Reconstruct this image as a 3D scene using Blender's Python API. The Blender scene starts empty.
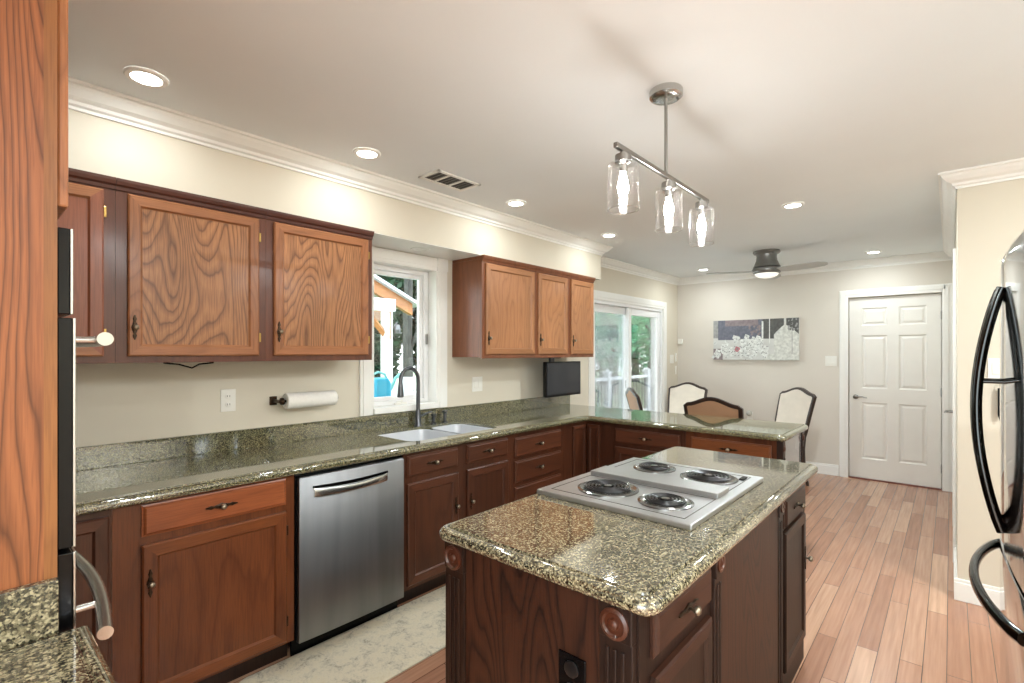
import bpy, bmesh, math, random
from mathutils import Vector, Matrix
random.seed(7)
C = bpy.context.scene.collection
S = bpy.context.scene
PI = math.pi
# ------------------------------------------------------------------ camera, world, exposure
cam = bpy.data.objects.new('camera', bpy.data.cameras.new('camera')); C.objects.link(cam)
cam.location = (0, 0, 1.44); cam.rotation_euler = (PI/2, 0, 0.72507)
cam.data.sensor_width = 36; cam.data.lens = 495.0/1024*36; cam.data.shift_y = 10.85/1024
cam.data.clip_start = .02
S.camera = cam
S.view_settings.view_transform = 'Standard'; S.view_settings.look = 'None'
S.view_settings.gamma = 1; S.view_settings.exposure = 1.32; S.view_settings.use_curve_mapping = False
w = bpy.data.worlds.new('sky'); S.world = w; w.use_nodes = True
w.node_tree.nodes['Background'].inputs[0].default_value = (.90, .98, 1, 1)
w.node_tree.nodes['Background'].inputs[1].default_value = 2.7
sun = bpy.data.objects.new('sun', bpy.data.lights.new('sun', 'SUN')); C.objects.link(sun)
sun.data.energy = 1.3; sun.data.angle = .02; sun.data.color = (1, .96, .88)
sun.rotation_euler = Vector((-.45, -.5, -.75)).to_track_quat('-Z', 'Y').to_euler()

# ------------------------------------------------------------------ materials
def srgb(c):
    return tuple(((v/255/12.92) if v/255 <= .04045 else ((v/255+.055)/1.055)**2.4) for v in c)+(1,)
class N:
    def __init__(s, name):
        s.m = bpy.data.materials.new(name); s.m.use_nodes = True
        s.t = s.m.node_tree; s.b = s.t.nodes['Principled BSDF']
    def n(s, typ, **kw):
        x = s.t.nodes.new(typ)
        for k, v in kw.items():
            if k.startswith('i_'):
                k = k[2:]; x.inputs[int(k) if k.isdigit() else k].default_value = v
            else: setattr(x, k, v)
        return x
    def l(s, a, b): s.t.links.new(a, b)
    def ramp(s, fac, stops, interp='LINEAR'):
        r = s.n('ShaderNodeValToRGB'); r.color_ramp.interpolation = interp
        e = r.color_ramp.elements
        while len(e) < len(stops): e.new(.5)
        for k, (p, c) in enumerate(stops): e[k].position = p; e[k].color = c
        s.l(fac, r.inputs[0]); return r.outputs[0]
    def math(s, op, a, b=None, c=None):
        x = s.n('ShaderNodeMath', operation=op)
        for i, v in enumerate((a, b, c)):
            if v is None: continue
            if isinstance(v, (int, float)): x.inputs[i].default_value = v
            else: s.l(v, x.inputs[i])
        return x.outputs[0]
    def mix(s, f, a, b, typ='MIX'):
        x = s.n('ShaderNodeMixRGB', blend_type=typ)
        for i, v in enumerate((f, a, b)):
            if isinstance(v, (int, float)): x.inputs[i].default_value = v
            elif isinstance(v, tuple): x.inputs[i].default_value = v
            else: s.l(v, x.inputs[i])
        return x.outputs[0]
    def bump(s, h, st=.2, d=.01):
        b = s.n('ShaderNodeBump'); b.inputs['Strength'].default_value = st; b.inputs['Distance'].default_value = d
        s.l(h, b.inputs['Height']); s.l(b.outputs[0], s.b.inputs['Normal'])
def flat(name, rgb, rough=.5, metal=0, spec=.5, coat=0, var=0.04, scale=8):
    k = N(name); c = srgb(rgb)
    if var:
        tc = k.n('ShaderNodeTexCoord'); no = k.n('ShaderNodeTexNoise', i_Scale=scale, i_Detail=3.0)
        k.l(tc.outputs['Object'], no.inputs[0])
        d = tuple(max(0, v*(1-var*2)) for v in c[:3])+(1,); u = tuple(min(1, v*(1+var)) for v in c[:3])+(1,)
        k.l(k.ramp(no.outputs[0], [(.3, d), (.7, u)]), k.b.inputs['Base Color'])
    else: k.b.inputs['Base Color'].default_value = c
    k.b.inputs['Roughness'].default_value = rough; k.b.inputs['Metallic'].default_value = metal
    k.b.inputs['Specular IOR Level'].default_value = spec; k.b.inputs['Coat Weight'].default_value = coat
    return k.m
def wood(name, base, dark, horiz=False, amp=2.0, freq=3.2, contrast=.55, rough=.36, pore=.25, coat=.10, zs=.8):
    """oak: contours of a stretched noise field give cathedral figure; fine pores on top"""
    k = N(name); tc = k.n('ShaderNodeTexCoord'); sp = k.n('ShaderNodeSeparateXYZ'); k.l(tc.outputs['Object'], sp.inputs[0])
    oi = k.n('ShaderNodeObjectInfo')
    xy = k.math('ADD', sp.outputs[0], sp.outputs[1]); z = sp.outputs[2]
    u, v = (z, xy) if horiz else (xy, z)
    off = k.math('MULTIPLY', oi.outputs['Random'], 37.0)
    def vec(su, sv):
        cb = k.n('ShaderNodeCombineXYZ')
        k.l(k.math('MULTIPLY', u, su), cb.inputs[0]); k.l(k.math('MULTIPLY', v, sv), cb.inputs[1]); k.l(off, cb.inputs[2]); return cb.outputs[0]
    n1 = k.n('ShaderNodeTexNoise', i_Scale=1.0, i_Detail=1.5, i_Roughness=.4); k.l(vec(4.5, zs), n1.inputs[0])
    n2 = k.n('ShaderNodeTexNoise', i_Scale=1.0, i_Detail=2.0); k.l(vec(30, 6), n2.inputs[0])
    f = k.math('ADD', k.math('MULTIPLY', u, 1.6*freq), k.math('MULTIPLY', n1.outputs[0], amp*freq*1.6))
    f = k.math('ADD', f, k.math('MULTIPLY', n2.outputs[0], .35))
    fr = k.math('FRACT', k.math('MULTIPLY', f, 1.6))
    line = k.ramp(fr, [(0, (1, 1, 1, 1)), (.12, (.55, .55, .55, 1)), (.5, (.05, .05, .05, 1)), (.86, (.25, .25, .25, 1)), (1, (1, 1, 1, 1))])
    n3 = k.n('ShaderNodeTexNoise', i_Scale=1.0, i_Detail=3.0); k.l(vec(260, 9), n3.inputs[0])
    p = k.ramp(n3.outputs[0], [(.45, (0, 0, 0, 1)), (.62, (1, 1, 1, 1))])
    n4 = k.n('ShaderNodeTexNoise', i_Scale=1.0, i_Detail=1.0); k.l(vec(3, .7), n4.inputs[0])
    b, d = srgb(base), srgb(dark)
    lt = tuple(min(1, x*1.18) for x in b[:3])+(1,); dk = tuple(x*.82 for x in b[:3])+(1,)
    col = k.ramp(n4.outputs[0], [(.3, dk), (.7, lt)])
    col = k.mix(k.math('MULTIPLY', line, contrast), col, d)
    col = k.mix(k.math('MULTIPLY', p, pore), col, d)
    k.l(col, k.b.inputs['Base Color'])
    k.b.inputs['Roughness'].default_value = rough; k.b.inputs['Coat Weight'].default_value = coat; k.b.inputs['Coat Roughness'].default_value = .15
    k.b.inputs['Specular IOR Level'].default_value = .35
    k.bump(k.math('ADD', line, p), .06, .002)
    return k.m
def granite(name, c1, c2, c3, c4, sc=1.0):
    k = N(name); tc = k.n('ShaderNodeTexCoord')
    v = k.n('ShaderNodeTexVoronoi', i_Scale=300*sc); k.l(tc.outputs['Object'], v.inputs['Vector'])
    n = k.n('ShaderNodeTexNoise', i_Scale=120*sc, i_Detail=4.0, i_Roughness=.7); k.l(tc.outputs['Object'], n.inputs[0])
    n2 = k.n('ShaderNodeTexNoise', i_Scale=9.0, i_Detail=2.0); k.l(tc.outputs['Object'], n2.inputs[0])
    bw = k.n('ShaderNodeRGBToBW'); k.l(v.outputs['Color'], bw.inputs[0])
    a = k.math('ADD', k.math('MULTIPLY', bw.outputs[0], .55), k.math('MULTIPLY', n.outputs[0], .75))
    a = k.math('ADD', a, k.math('MULTIPLY', n2.outputs[0], .12))
    col = k.ramp(a, [(.50, srgb(c1)), (.62, srgb(c2)), (.76, srgb(c3)), (.92, srgb(c4))])
    k.l(col, k.b.inputs['Base Color']); k.b.inputs['Roughness'].default_value = .06
    k.b.inputs['IOR'].default_value = 2.05; k.b.inputs['Coat Weight'].default_value = .5; k.b.inputs['Coat Roughness'].default_value = .03
    return k.m
def steel(name, rgb, rough=.28, stretch=(2, 2, .6), aniso=.0, band=.25):
    k = N(name); tc = k.n('ShaderNodeTexCoord'); mp = k.n('ShaderNodeMapping'); mp.inputs['Scale'].default_value = (140, 140, 1.0)
    k.l(tc.outputs['Object'], mp.inputs[0]); n = k.n('ShaderNodeTexNoise', i_Scale=2.0, i_Detail=3.0); k.l(mp.outputs[0], n.inputs[0])
    mp2 = k.n('ShaderNodeMapping'); mp2.inputs['Scale'].default_value = stretch; k.l(tc.outputs['Object'], mp2.inputs[0])
    n2 = k.n('ShaderNodeTexNoise', i_Scale=3.0, i_Detail=3.0); k.l(mp2.outputs[0], n2.inputs[0])
    c = srgb(rgb); d = tuple(x*(1-band) for x in c[:3])+(1,)
    k.l(k.ramp(n2.outputs[0], [(.35, d), (.65, c)]), k.b.inputs['Base Color'])
    k.b.inputs['Metallic'].default_value = 1
    k.l(k.math('ADD', k.math('MULTIPLY', n.outputs[0], .05), rough-.025), k.b.inputs['Roughness'])
    return k.m
def floor_mat():
    k = N('jatoba_boards'); tc = k.n('ShaderNodeTexCoord'); sp = k.n('ShaderNodeSeparateXYZ'); k.l(tc.outputs['Object'], sp.inputs[0])
    cb = k.n('ShaderNodeCombineXYZ'); k.l(sp.outputs[1], cb.inputs[0]); k.l(sp.outputs[0], cb.inputs[1])
    br = k.n('ShaderNodeTexBrick', offset=.37, offset_frequency=2, squash=1.0, i_Scale=1.0)
    br.inputs['Brick Width'].default_value = 1.05; br.inputs['Row Height'].default_value = .083
    br.inputs['Mortar Size'].default_value = .0014; br.inputs['Mortar Smooth'].default_value = .1; br.inputs['Bias'].default_value = 0
    br.inputs['Color1'].default_value = (0, 0, 0, 1); br.inputs['Color2'].default_value = (1, 1, 1, 1); br.inputs['Mortar'].default_value = (.5, .5, .5, 1)
    k.l(cb.outputs[0], br.inputs['Vector'])
    tone = k.ramp(br.outputs['Color'], [(0, srgb((158, 114, 90))), (.35, srgb((172, 128, 102))), (.7, srgb((180, 138, 112))), (1, srgb((196, 158, 130)))])
    mp = k.n('ShaderNodeMapping'); mp.inputs['Scale'].default_value = (60, 2.5, 1); k.l(tc.outputs['Object'], mp.inputs[0])
    n = k.n('ShaderNodeTexNoise', i_Scale=1.0, i_Detail=4.0); k.l(mp.outputs[0], n.inputs[0])
    g = k.ramp(n.outputs[0], [(.3, (.82, .78, .76, 1)), (.7, (1.08, 1.08, 1.08, 1))])
    col = k.mix(1.0, tone, g, 'MULTIPLY'); col = k.mix(br.outputs['Fac'], col, srgb((84, 48, 34)))
    k.l(col, k.b.inputs['Base Color']); k.b.inputs['Roughness'].default_value = .26; k.b.inputs['Coat Weight'].default_value = .3
    k.b.inputs['Coat Roughness'].default_value = .2
    k.bump(k.math('MULTIPLY', br.outputs['Fac'], -1), .3, .002)
    return k.m
def rug_mat():
    k = N('rug_weave'); tc = k.n('ShaderNodeTexCoord')
    n = k.n('ShaderNodeTexNoise', i_Scale=16.0, i_Detail=8.0, i_Roughness=.8, i_Distortion=.6); k.l(tc.outputs['Object'], n.inputs[0])
    n2 = k.n('ShaderNodeTexNoise', i_Scale=90.0, i_Detail=3.0); k.l(tc.outputs['Object'], n2.inputs[0])
    v = k.n('ShaderNodeTexVoronoi', i_Scale=5.5, feature='DISTANCE_TO_EDGE'); k.l(tc.outputs['Object'], v.inputs['Vector'])
    f = k.math('ADD', n.outputs[0], k.math('MULTIPLY', n2.outputs[0], .25)); f = k.math('ADD', f, k.math('MULTIPLY', v.outputs[0], .25))
    col = k.ramp(f, [(.48, srgb((150, 144, 128))), (.60, srgb((198, 190, 170))), (.70, srgb((214, 205, 182))), (.88, srgb((204, 192, 164)))])
    k.l(col, k.b.inputs['Base Color']); k.b.inputs['Roughness'].default_value = .95; k.bump(n2.outputs[0], .4, .004)
    return k.m
def glassy(name, alpha=.12, tint=(1, 1, 1, 1), seeds=False, rough=.02, edge=.8, diffuse=False):
    k = N(name); k.t.nodes.remove(k.b)
    out = [x for x in k.t.nodes if x.type == 'OUTPUT_MATERIAL'][0]
    tr = k.n('ShaderNodeBsdfTransparent'); tr.inputs[0].default_value = tint
    gl = k.n('ShaderNodeBsdfTranslucent' if diffuse else 'ShaderNodeBsdfGlossy')
    if not diffuse: gl.inputs['Roughness'].default_value = rough
    lw = k.n('ShaderNodeLayerWeight', i_Blend=.25)
    f = k.math('ADD', k.math('MULTIPLY', lw.outputs['Fresnel'], edge), alpha)
    mx = k.n('ShaderNodeMixShader'); k.l(f, mx.inputs[0]); k.l(tr.outputs[0], mx.inputs[1]); k.l(gl.outputs[0], mx.inputs[2])
    o = mx.outputs[0]
    if seeds:
        tc = k.n('ShaderNodeTexCoord'); v = k.n('ShaderNodeTexVoronoi', i_Scale=210.0); k.l(tc.outputs['Object'], v.inputs['Vector'])
        s = k.ramp(v.outputs['Distance'], [(.0, (.5, .5, .5, 1)), (.16, (.4, .4, .4, 1)), (.22, (0, 0, 0, 1))])
        bw = k.n('ShaderNodeRGBToBW'); k.l(v.outputs['Color'], bw.inputs[0])
        s = k.math('MULTIPLY', s, k.math('GREATER_THAN', bw.outputs[0], .5))
        df = k.n('ShaderNodeBsdfTranslucent'); df.inputs[0].default_value = (1, 1, 1, 1)
        m2 = k.n('ShaderNodeMixShader'); k.l(s, m2.inputs[0]); k.l(o, m2.inputs[1]); k.l(df.outputs[0], m2.inputs[2]); o = m2.outputs[0]
    k.l(o, out.inputs[0]); return k.m
def emit(name, col, st):
    k = N(name); k.b.inputs['Base Color'].default_value = col; k.b.inputs['Emission Color'].default_value = col
    k.b.inputs['Emission Strength'].default_value = st; return k.m
def leafm(name, a, b):
    k = N(name); tc = k.n('ShaderNodeTexCoord'); n = k.n('ShaderNodeTexNoise', i_Scale=1.7, i_Detail=4.0); k.l(tc.outputs['Object'], n.inputs[0])
    k.l(k.ramp(n.outputs[0], [(.35, srgb(a)), (.65, srgb(b))]), k.b.inputs['Base Color']); k.b.inputs['Roughness'].default_value = .5
    return k.m
M = {}
M['wall'] = flat('wall_paint', (212, 204, 187), .7, var=.015, scale=2)
M['wall_pale'] = flat('wall_paint_pale', (213, 206, 195), .7, var=.015, scale=2)
M['ceiling'] = flat('ceiling_paint', (230, 234, 235), .8, var=.012, scale=1.5)
M['trim'] = flat('white_trim', (236, 235, 230), .35, var=.01)
M['doorw'] = flat('door_paint', (232, 229, 222), .35, var=.01)
M['floor'] = floor_mat()
M['up_v'] = wood('honey_oak', (161, 105, 67), (86, 47, 26), freq=4, contrast=.45); M['up_h'] = wood('honey_oak_rail', (161, 105, 67), (91, 51, 27), True, amp=.8, contrast=.3)
M['up_p'] = wood('honey_oak_panel', (176, 121, 78), (72, 39, 21), amp=1.9, freq=7.5, contrast=.75, pore=.4, zs=.75)
M['up_f'] = wood('shaded_oak_frame', (100, 57, 38), (52, 25, 16), amp=.7, contrast=.35); M['up_d'] = flat('dark_moulding_wood', (80, 42, 32), .35)  # face frames: the same oak, shade put into its colour
M['rt_v'] = wood('lit_honey_oak', (175, 122, 82), (112, 69, 41), amp=1.5, freq=5, contrast=.4); M['rt_h'] = wood('lit_honey_oak_rail', (163, 112, 73), (112, 69, 41), True, amp=.6, contrast=.25)  # right-hand cupboards: the same oak, paled as its lit copy
M['rt_f'] = wood('lit_oak_frame', (129, 79, 52), (79, 44, 27), amp=.7, contrast=.3)
M['lo_v'] = wood('shaded_oak', (104, 57, 31), (49, 20, 11), amp=1.0, contrast=.4, freq=2.4); M['lo_h'] = wood('shaded_oak_rail', (114, 64, 34), (56, 24, 12), True, amp=.6, contrast=.3)  # base cabinets: the same oak, darkened and reddened to paint in shade
M['lo_hb'] = wood('lit_base_oak', (147, 82, 48), (85, 38, 21), True, amp=.6, contrast=.25)
M['lo_d'] = wood('deep_shade_oak', (76, 42, 26), (35, 15, 9), amp=1.0, contrast=.4); M['lo_dh'] = wood('deep_shade_oak_rail', (84, 47, 30), (39, 17, 11), True, amp=.6, contrast=.3)
M['is_v'] = wood('darkest_shade_oak', (66, 36, 22), (16, 6, 4), amp=2.8, freq=3.4, contrast=.9, coat=.0, rough=.45); M['is_h'] = wood('darkest_shade_oak_rail', (56, 31, 20), (27, 11, 8), True, amp=.7, contrast=.35, coat=0, rough=.42)  # island: the same oak again, darkest copy with shade in the colour
M['is_f'] = wood('darkest_shade_oak_plain', (42, 24, 15), (20, 9, 6), amp=1.2, freq=5, contrast=.6, pore=.5, coat=0, rough=.45)
M['tall_v'] = wood('tall_panel_oak', (151, 92, 56), (63, 31, 16), amp=1.5, freq=17, contrast=.75, zs=.6); M['tall_f'] = wood('tall_stile_oak', (145, 94, 53), (85, 50, 26), amp=.6, contrast=.3)
M['dark'] = flat('shadow_black', (22, 18, 16), .6, var=0)
M['granite'] = granite('green_granite', (28, 28, 21), (60, 59, 43), (102, 99, 72), (152, 147, 112))
M['granite_i'] = granite('island_granite', (18, 17, 13), (62, 58, 44), (112, 105, 82), (172, 162, 132), .85)
M['steel'] = steel('brushed_steel', (146, 148, 151), .40, (3, 3, .25), band=.25)
M['fridge'] = steel('fridge_steel', (214, 214, 216), .07, band=.02)
M['steelp'] = steel('polished_steel', (196, 196, 194), .24, band=.05)
M['cook'] = steel('cooktop_steel', (186, 187, 187), .38, (4, 4, 4), band=.05)
M['chrome'] = flat('chrome', (140, 140, 140), .16, 1, var=0)
M['nickel'] = flat('satin_nickel', (150, 148, 144), .28, 1, var=0)
M['gun'] = flat('gunmetal', (92, 94, 98), .3, .9, var=0)
M['fan'] = flat('fan_grey', (128, 127, 124), .35, .6, var=0); M['blade'] = flat('fan_blade_grey', (186, 185, 181), .5, var=.02)
M['black'] = flat('gloss_black', (8, 8, 9), .2, var=0, spec=.25); M['coil'] = flat('coil_black', (22, 22, 24), .3, .3, var=0)
M['handle_dk'] = flat('dark_chrome', (60, 62, 62), .12, 1, var=0)
M['bronze'] = flat('aged_bronze', (62, 48, 36), .38, .85, var=.2, scale=90); M['brass'] = flat('hinge_brass', (170, 140, 80), .3, 1, var=0)
M['knobm'] = flat('pewter_knob', (150, 138, 120), .3, .9, var=0)
M['plastic'] = flat('white_plastic', (232, 230, 222), .35, var=0); M['slot'] = flat('slot_grey', (90, 88, 82), .6, var=0)
M['paper'] = flat('paper_towel', (238, 236, 230), .95, var=.02, scale=60)
M['vinyl'] = flat('white_vinyl', (234, 234, 234), .3, var=0); M['sink'] = flat('white_sink', (196, 199, 204), .18, .0, var=0)
M['ros'] = flat('rosette_brown', (68, 34, 21), .3, coat=.3); M['rug'] = rug_mat(); M['rug_edge'] = flat('rug_binding', (170, 160, 140), .9)
M['glass'] = glassy('window_glass', .03); M['shade'] = glassy('seeded_glass', .02, (.97, .97, .97, 1), seeds=True, edge=.35); M['lip'] = glassy('glass_lip', .45, edge=.4)
M['screen'] = glassy('insect_screen', .27, (.95, .97, 1, 1), edge=0, diffuse=True)
M['bulb'] = emit('filament_glow', (1, .975, .94, 1), 50); M['can'] = emit('can_light_glow', (1, .97, .92, 1), 9); M['fanl'] = emit('fan_light_dome', (.95, .93, .88, 1), .25)
M['tv'] = flat('tv_screen', (38, 40, 46), .16, var=0)
M['cw'] = flat('chair_wood', (52, 38, 32), .3); M['cf'] = flat('pale_upholstery', (214, 204, 190), .85); M['ct'] = flat('tan_upholstery', (176, 136, 104), .7)
M['pv'] = flat('deck_white', (206, 210, 214), .5, var=0); M['cedar'] = wood('cedar', (160, 104, 52), (112, 66, 28), True); M['roofm'] = flat('roof_white', (176, 184, 194), .5)
M['blue'] = flat('turquoise_plastic', (8, 140, 172), .35, var=0); M['teal'] = flat('pale_teal_plastic', (96, 170, 172), .4, var=0)
M['bark'] = flat('bark', (58, 60, 58), .9, var=.25, scale=6); M['grass'] = leafm('lawn', (96, 130, 84), (140, 166, 112)); M['deck'] = flat('deck_boards', (176, 176, 176), .7)
M['lf1'] = leafm('leaf_dark', (8, 34, 24), (26, 74, 44)); M['lf2'] = leafm('leaf_mid', (50, 104, 76), (110, 160, 116)); M['lf3'] = leafm('leaf_bright', (70, 176, 136), (150, 214, 170))

# ------------------------------------------------------------------ mesh helper
def wloc(o):
    v = Vector((0, 0, 0))
    while o is not None: v += o.location; o = o.parent
    return v
class MB:
    def __init__(s): s.bm = bmesh.new(); s.mi = 0
    def face(s, vs):
        try: f = s.bm.faces.new(vs); f.material_index = s.mi; return f
        except ValueError: return None
    def box(s, x0, x1, y0, y1, z0, z1):
        v = [s.bm.verts.new((x, y, z)) for z in (z0, z1) for x, y in ((x0, y0), (x1, y0), (x1, y1), (x0, y1))]
        for f in ((3, 2, 1, 0), (4, 5, 6, 7), (0, 1, 5, 4), (1, 2, 6, 5), (2, 3, 7, 6), (3, 0, 4, 7)): s.face([v[i] for i in f])
        return s
    def loft(s, rings, cap0=True, cap1=True, closed=True):
        R = [[s.bm.verts.new(p) for p in r] for r in rings]
        for a, b in zip(R, R[1:]):
            n = len(a)
            for i in range(n if closed else n-1):
                j = (i+1) % n; s.face([a[i], a[j], b[j], b[i]])
        if cap0: s.face(list(reversed(R[0])))
        if cap1: s.face(R[-1])
        return R
    def tube(s, pts, r, n=10, cap=True):
        pts = [Vector(p) for p in pts]; rs = r if isinstance(r, (list, tuple)) else [r]*len(pts)
        rings = []; up = None
        for i, p in enumerate(pts):
            t = (pts[min(i+1, len(pts)-1)]-pts[max(i-1, 0)]).normalized()
            if up is None: up = Vector((0, 0, 1)) if abs(t.z) < .9 else Vector((1, 0, 0))
            a = t.cross(up).normalized(); b = a.cross(t).normalized(); up = b
            rings.append([p+a*math.cos(k*2*PI/n)*rs[i]+b*math.sin(k*2*PI/n)*rs[i] for k in range(n)])
        s.loft(rings, cap, cap); return s
    def lathe(s, c, prof, axis='z', n=24, cap=True):
        c = Vector(c); rings = []
        for r, h in prof:
            rg = []
            for k in range(n):
                a = k*2*PI/n; u, v = r*math.cos(a), r*math.sin(a)
                rg.append(c+Vector({'z': (u, v, h), 'x': (h, u, v), 'y': (u, h, v)}[axis]))
            rings.append(rg)
        s.loft(rings, cap, cap); return s
    def ball(s, c, r, n=12, m=8):
        if isinstance(r, (int, float)): r = (r, r, r)
        rings = []
        for i in range(1, m):
            p = PI*i/m
            rings.append([(c[0]+r[0]*math.sin(p)*math.cos(k*2*PI/n), c[1]+r[1]*math.sin(p)*math.sin(k*2*PI/n), c[2]-r[2]*math.cos(p)) for k in range(n)])
        s.loft(rings); return s
    def poly(s, pts, z0, z1):
        s.loft([[(x, y, z0) for x, y in pts], [(x, y, z1) for x, y in pts]]); return s
    def build(s, name, mats, parent=None, bevel=0, smooth=False, seg=2, origin=None):
        bm = s.bm; bmesh.ops.recalc_face_normals(bm, faces=bm.faces)
        if parent is not None: o0 = wloc(parent)
        elif origin is not None: o0 = Vector(origin)
        else:
            xs = [v.co for v in bm.verts]
            lo = Vector([min(c[i] for c in xs) for i in range(3)]); hi = Vector([max(c[i] for c in xs) for i in range(3)])
            o0 = Vector(((lo.x+hi.x)/2, (lo.y+hi.y)/2, lo.z))
        bmesh.ops.translate(bm, verts=bm.verts, vec=-o0)
        me = bpy.data.meshes.new(name); bm.to_mesh(me); bm.free()
        for m in (mats if isinstance(mats, (list, tuple)) else [mats]): me.materials.append(M[m] if isinstance(m, str) else m)
        o = bpy.data.objects.new(name, me); C.objects.link(o)
        if parent is not None: o.parent = parent
        else: o.location = o0
        if smooth:
            for p in me.polygons: p.use_smooth = True
            try: me.set_sharp_from_angle(angle=math.radians(40))
            except Exception: pass
        if bevel:
            b = o.modifiers.new('bevel', 'BEVEL'); b.width = bevel; b.segments = seg; b.limit_method = 'ANGLE'; b.angle_limit = math.radians(40)
        return o
def tag(o, label=None, cat=None, group=None, kind=None):
    if label: o['label'] = label
    if cat: o['category'] = cat
    if group: o['group'] = group
    if kind: o['kind'] = kind
    return o
def empty(name, loc, label, cat, group=None, rz=0):
    o = bpy.data.objects.new(name, None); C.objects.link(o); o.location = loc; o.rotation_euler = (0, 0, rz); o.empty_display_size = .05
    return tag(o, label, cat, group)
def struct(o): o['kind'] = 'structure'; return o
def copy_tree(o, parent=None):
    c = o.copy(); C.objects.link(c)
    if parent is not None: c.parent = parent
    for ch in list(o.children): copy_tree(ch, c)
    return c
class FMB(MB):
    """front frame: u along the face, d outward, z up"""
    def __init__(s, kind, base): super().__init__(); s.k = kind; s.b = base
    def P(s, u, d, z): return (s.b+d, u, z) if s.k == 'x' else (u, s.b-d, z)
    def fbox(s, u0, u1, d0, d1, z0, z1):
        a = s.P(u0, d0, z0); b = s.P(u1, d1, z1)
        return s.box(min(a[0], b[0]), max(a[0], b[0]), min(a[1], b[1]), max(a[1], b[1]), z0, z1)
    def rings(s, u0, u1, z0, z1, prof, cap0=True, cap1=True, sides=None):
        R = []
        for ins, d in prof:
            R.append([s.bm.verts.new(s.P(u, d, z)) for u, z in ((u0+ins, z0+ins), (u1-ins, z0+ins), (u1-ins, z1-ins), (u0+ins, z1-ins))])
        for a, b in zip(R, R[1:]):
            for i in range(4):
                s.mi = (sides[i] if sides else 0); s.face([a[i], a[(i+1) % 4], b[(i+1) % 4], b[i]])
        s.mi = 0
        if cap0: s.face(list(reversed(R[0])))
        if cap1: s.face(R[-1])

# pulls: scalloped back plate with a ball knob
def pull(kind, base, u, d, z, vertical, parent, ln=.105):
    m = FMB(kind, base)
    n = 13
    for sgn in (-1, 1):
        pts = []
    prof = [.0015, .004, .0065, .0035, .006, .008, .011, .008, .006, .0035, .0065, .004, .0015]
    ringf = []; 
    a = []; b = []
    for i in range(n):
        t = (i/(n-1)-.5)*ln; wd = prof[i]*1.15
        a.append((t, wd)); b.append((t, -wd))
    loop = a+list(reversed(b))
    def PP(t, ww, dd): return m.P(u+(ww if vertical else t), d+dd, z+(t if vertical else ww))
    m.loft([[PP(t, x, 0) for t, x in loop], [PP(t, x, .003) for t, x in loop], [PP(t, x*.6, .005) for t, x in loop]])
    o = m.build('pull_plate' if False else 'handle', 'bronze', parent, smooth=True)
    m = FMB(kind, base)
    rings = []
    for r, h in ((.004, .004), (.004, .014), (.009, .017), (.012, .022), (.0115, .028), (.007, .032), (.002, .0335)):
        rings.append([m.P(u+r*math.cos(k*PI/6), d+h, z+r*math.sin(k*PI/6)) for k in range(12)])
    m.mi = 0; m.loft(rings)
    # knob joined into the same mesh
    me = o.data; bm = bmesh.new(); bm.from_mesh(me)
    off = wloc(parent)
    bmesh.ops.recalc_face_normals(m.bm, faces=m.bm.faces)
    tmp = bpy.data.meshes.new('t'); bmesh.ops.translate(m.bm, verts=m.bm.verts, vec=-off)
    for f in m.bm.faces: f.material_index = 1; f.smooth = True
    m.bm.to_mesh(tmp); m.bm.free(); bm.from_mesh(tmp); bm.to_mesh(me); bm.free(); bpy.data.meshes.remove(tmp)
    me.materials.append(M['knobm'])
    return o
def door(kind, base, u0, u1, z0, z1, v, h, p, parent, fw=.058, handle=None, hinge=None, th=.019, name='door'):
    m = FMB(kind, base)
    m.rings(u0, u1, z0, z1, [(0, .001), (0, th-.005), (.006, th), (fw-.01, th), (fw-.003, th-.008), (fw, th-.009)], cap1=False, sides=[1, 0, 1, 0])
    m.mi = 0
    d = m.build(name, [v, h], parent)
    m = FMB(kind, base); m.fbox(u0+fw-.004, u1-fw+.004, .003, th-.0085, z0+fw-.004, z1-fw+.004)
    m.build('panel', p, d)
    if handle: pull(kind, base, handle[0], th, handle[1], True, d)
    if hinge is not None:
        for zz in (z0+.09, z1-.09):
            m = FMB(kind, base); m.fbox(hinge-.004, hinge+.006, .001, .012, zz-.022, zz+.022)
            m.build('hinge', 'brass' if z0 > 1 else 'bronze', d, bevel=.002)
    return d
def drawer(kind, base, u0, u1, z0, z1, h, parent, ph=True, name='drawer', v=None):
    m = FMB(kind, base)
    m.rings(u0, u1, z0, z1, [(0, .001), (0, .008), (.006, .010), (.009, .015), (.014, .019)])
    d = m.build(name, h, parent)
    if ph: pull(kind, base, (u0+u1)/2, .019, (z0+z1)/2, False, d, .12)
    return d

# ------------------------------------------------------------------ room shell
WX, WY, CZ = -2.91, 6.84, 2.482
SX = -2.58          # soffit face
MB().box(WX-.15, 3.2, -3.2, WY+.15, -.05, 0).build('floor', 'floor'); struct(bpy.data.objects['floor'])
MB().box(WX-.15, 3.2, -3.2, WY+.15, CZ, CZ+.12).build('ceiling', 'ceiling'); struct(bpy.data.objects['ceiling'])
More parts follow.
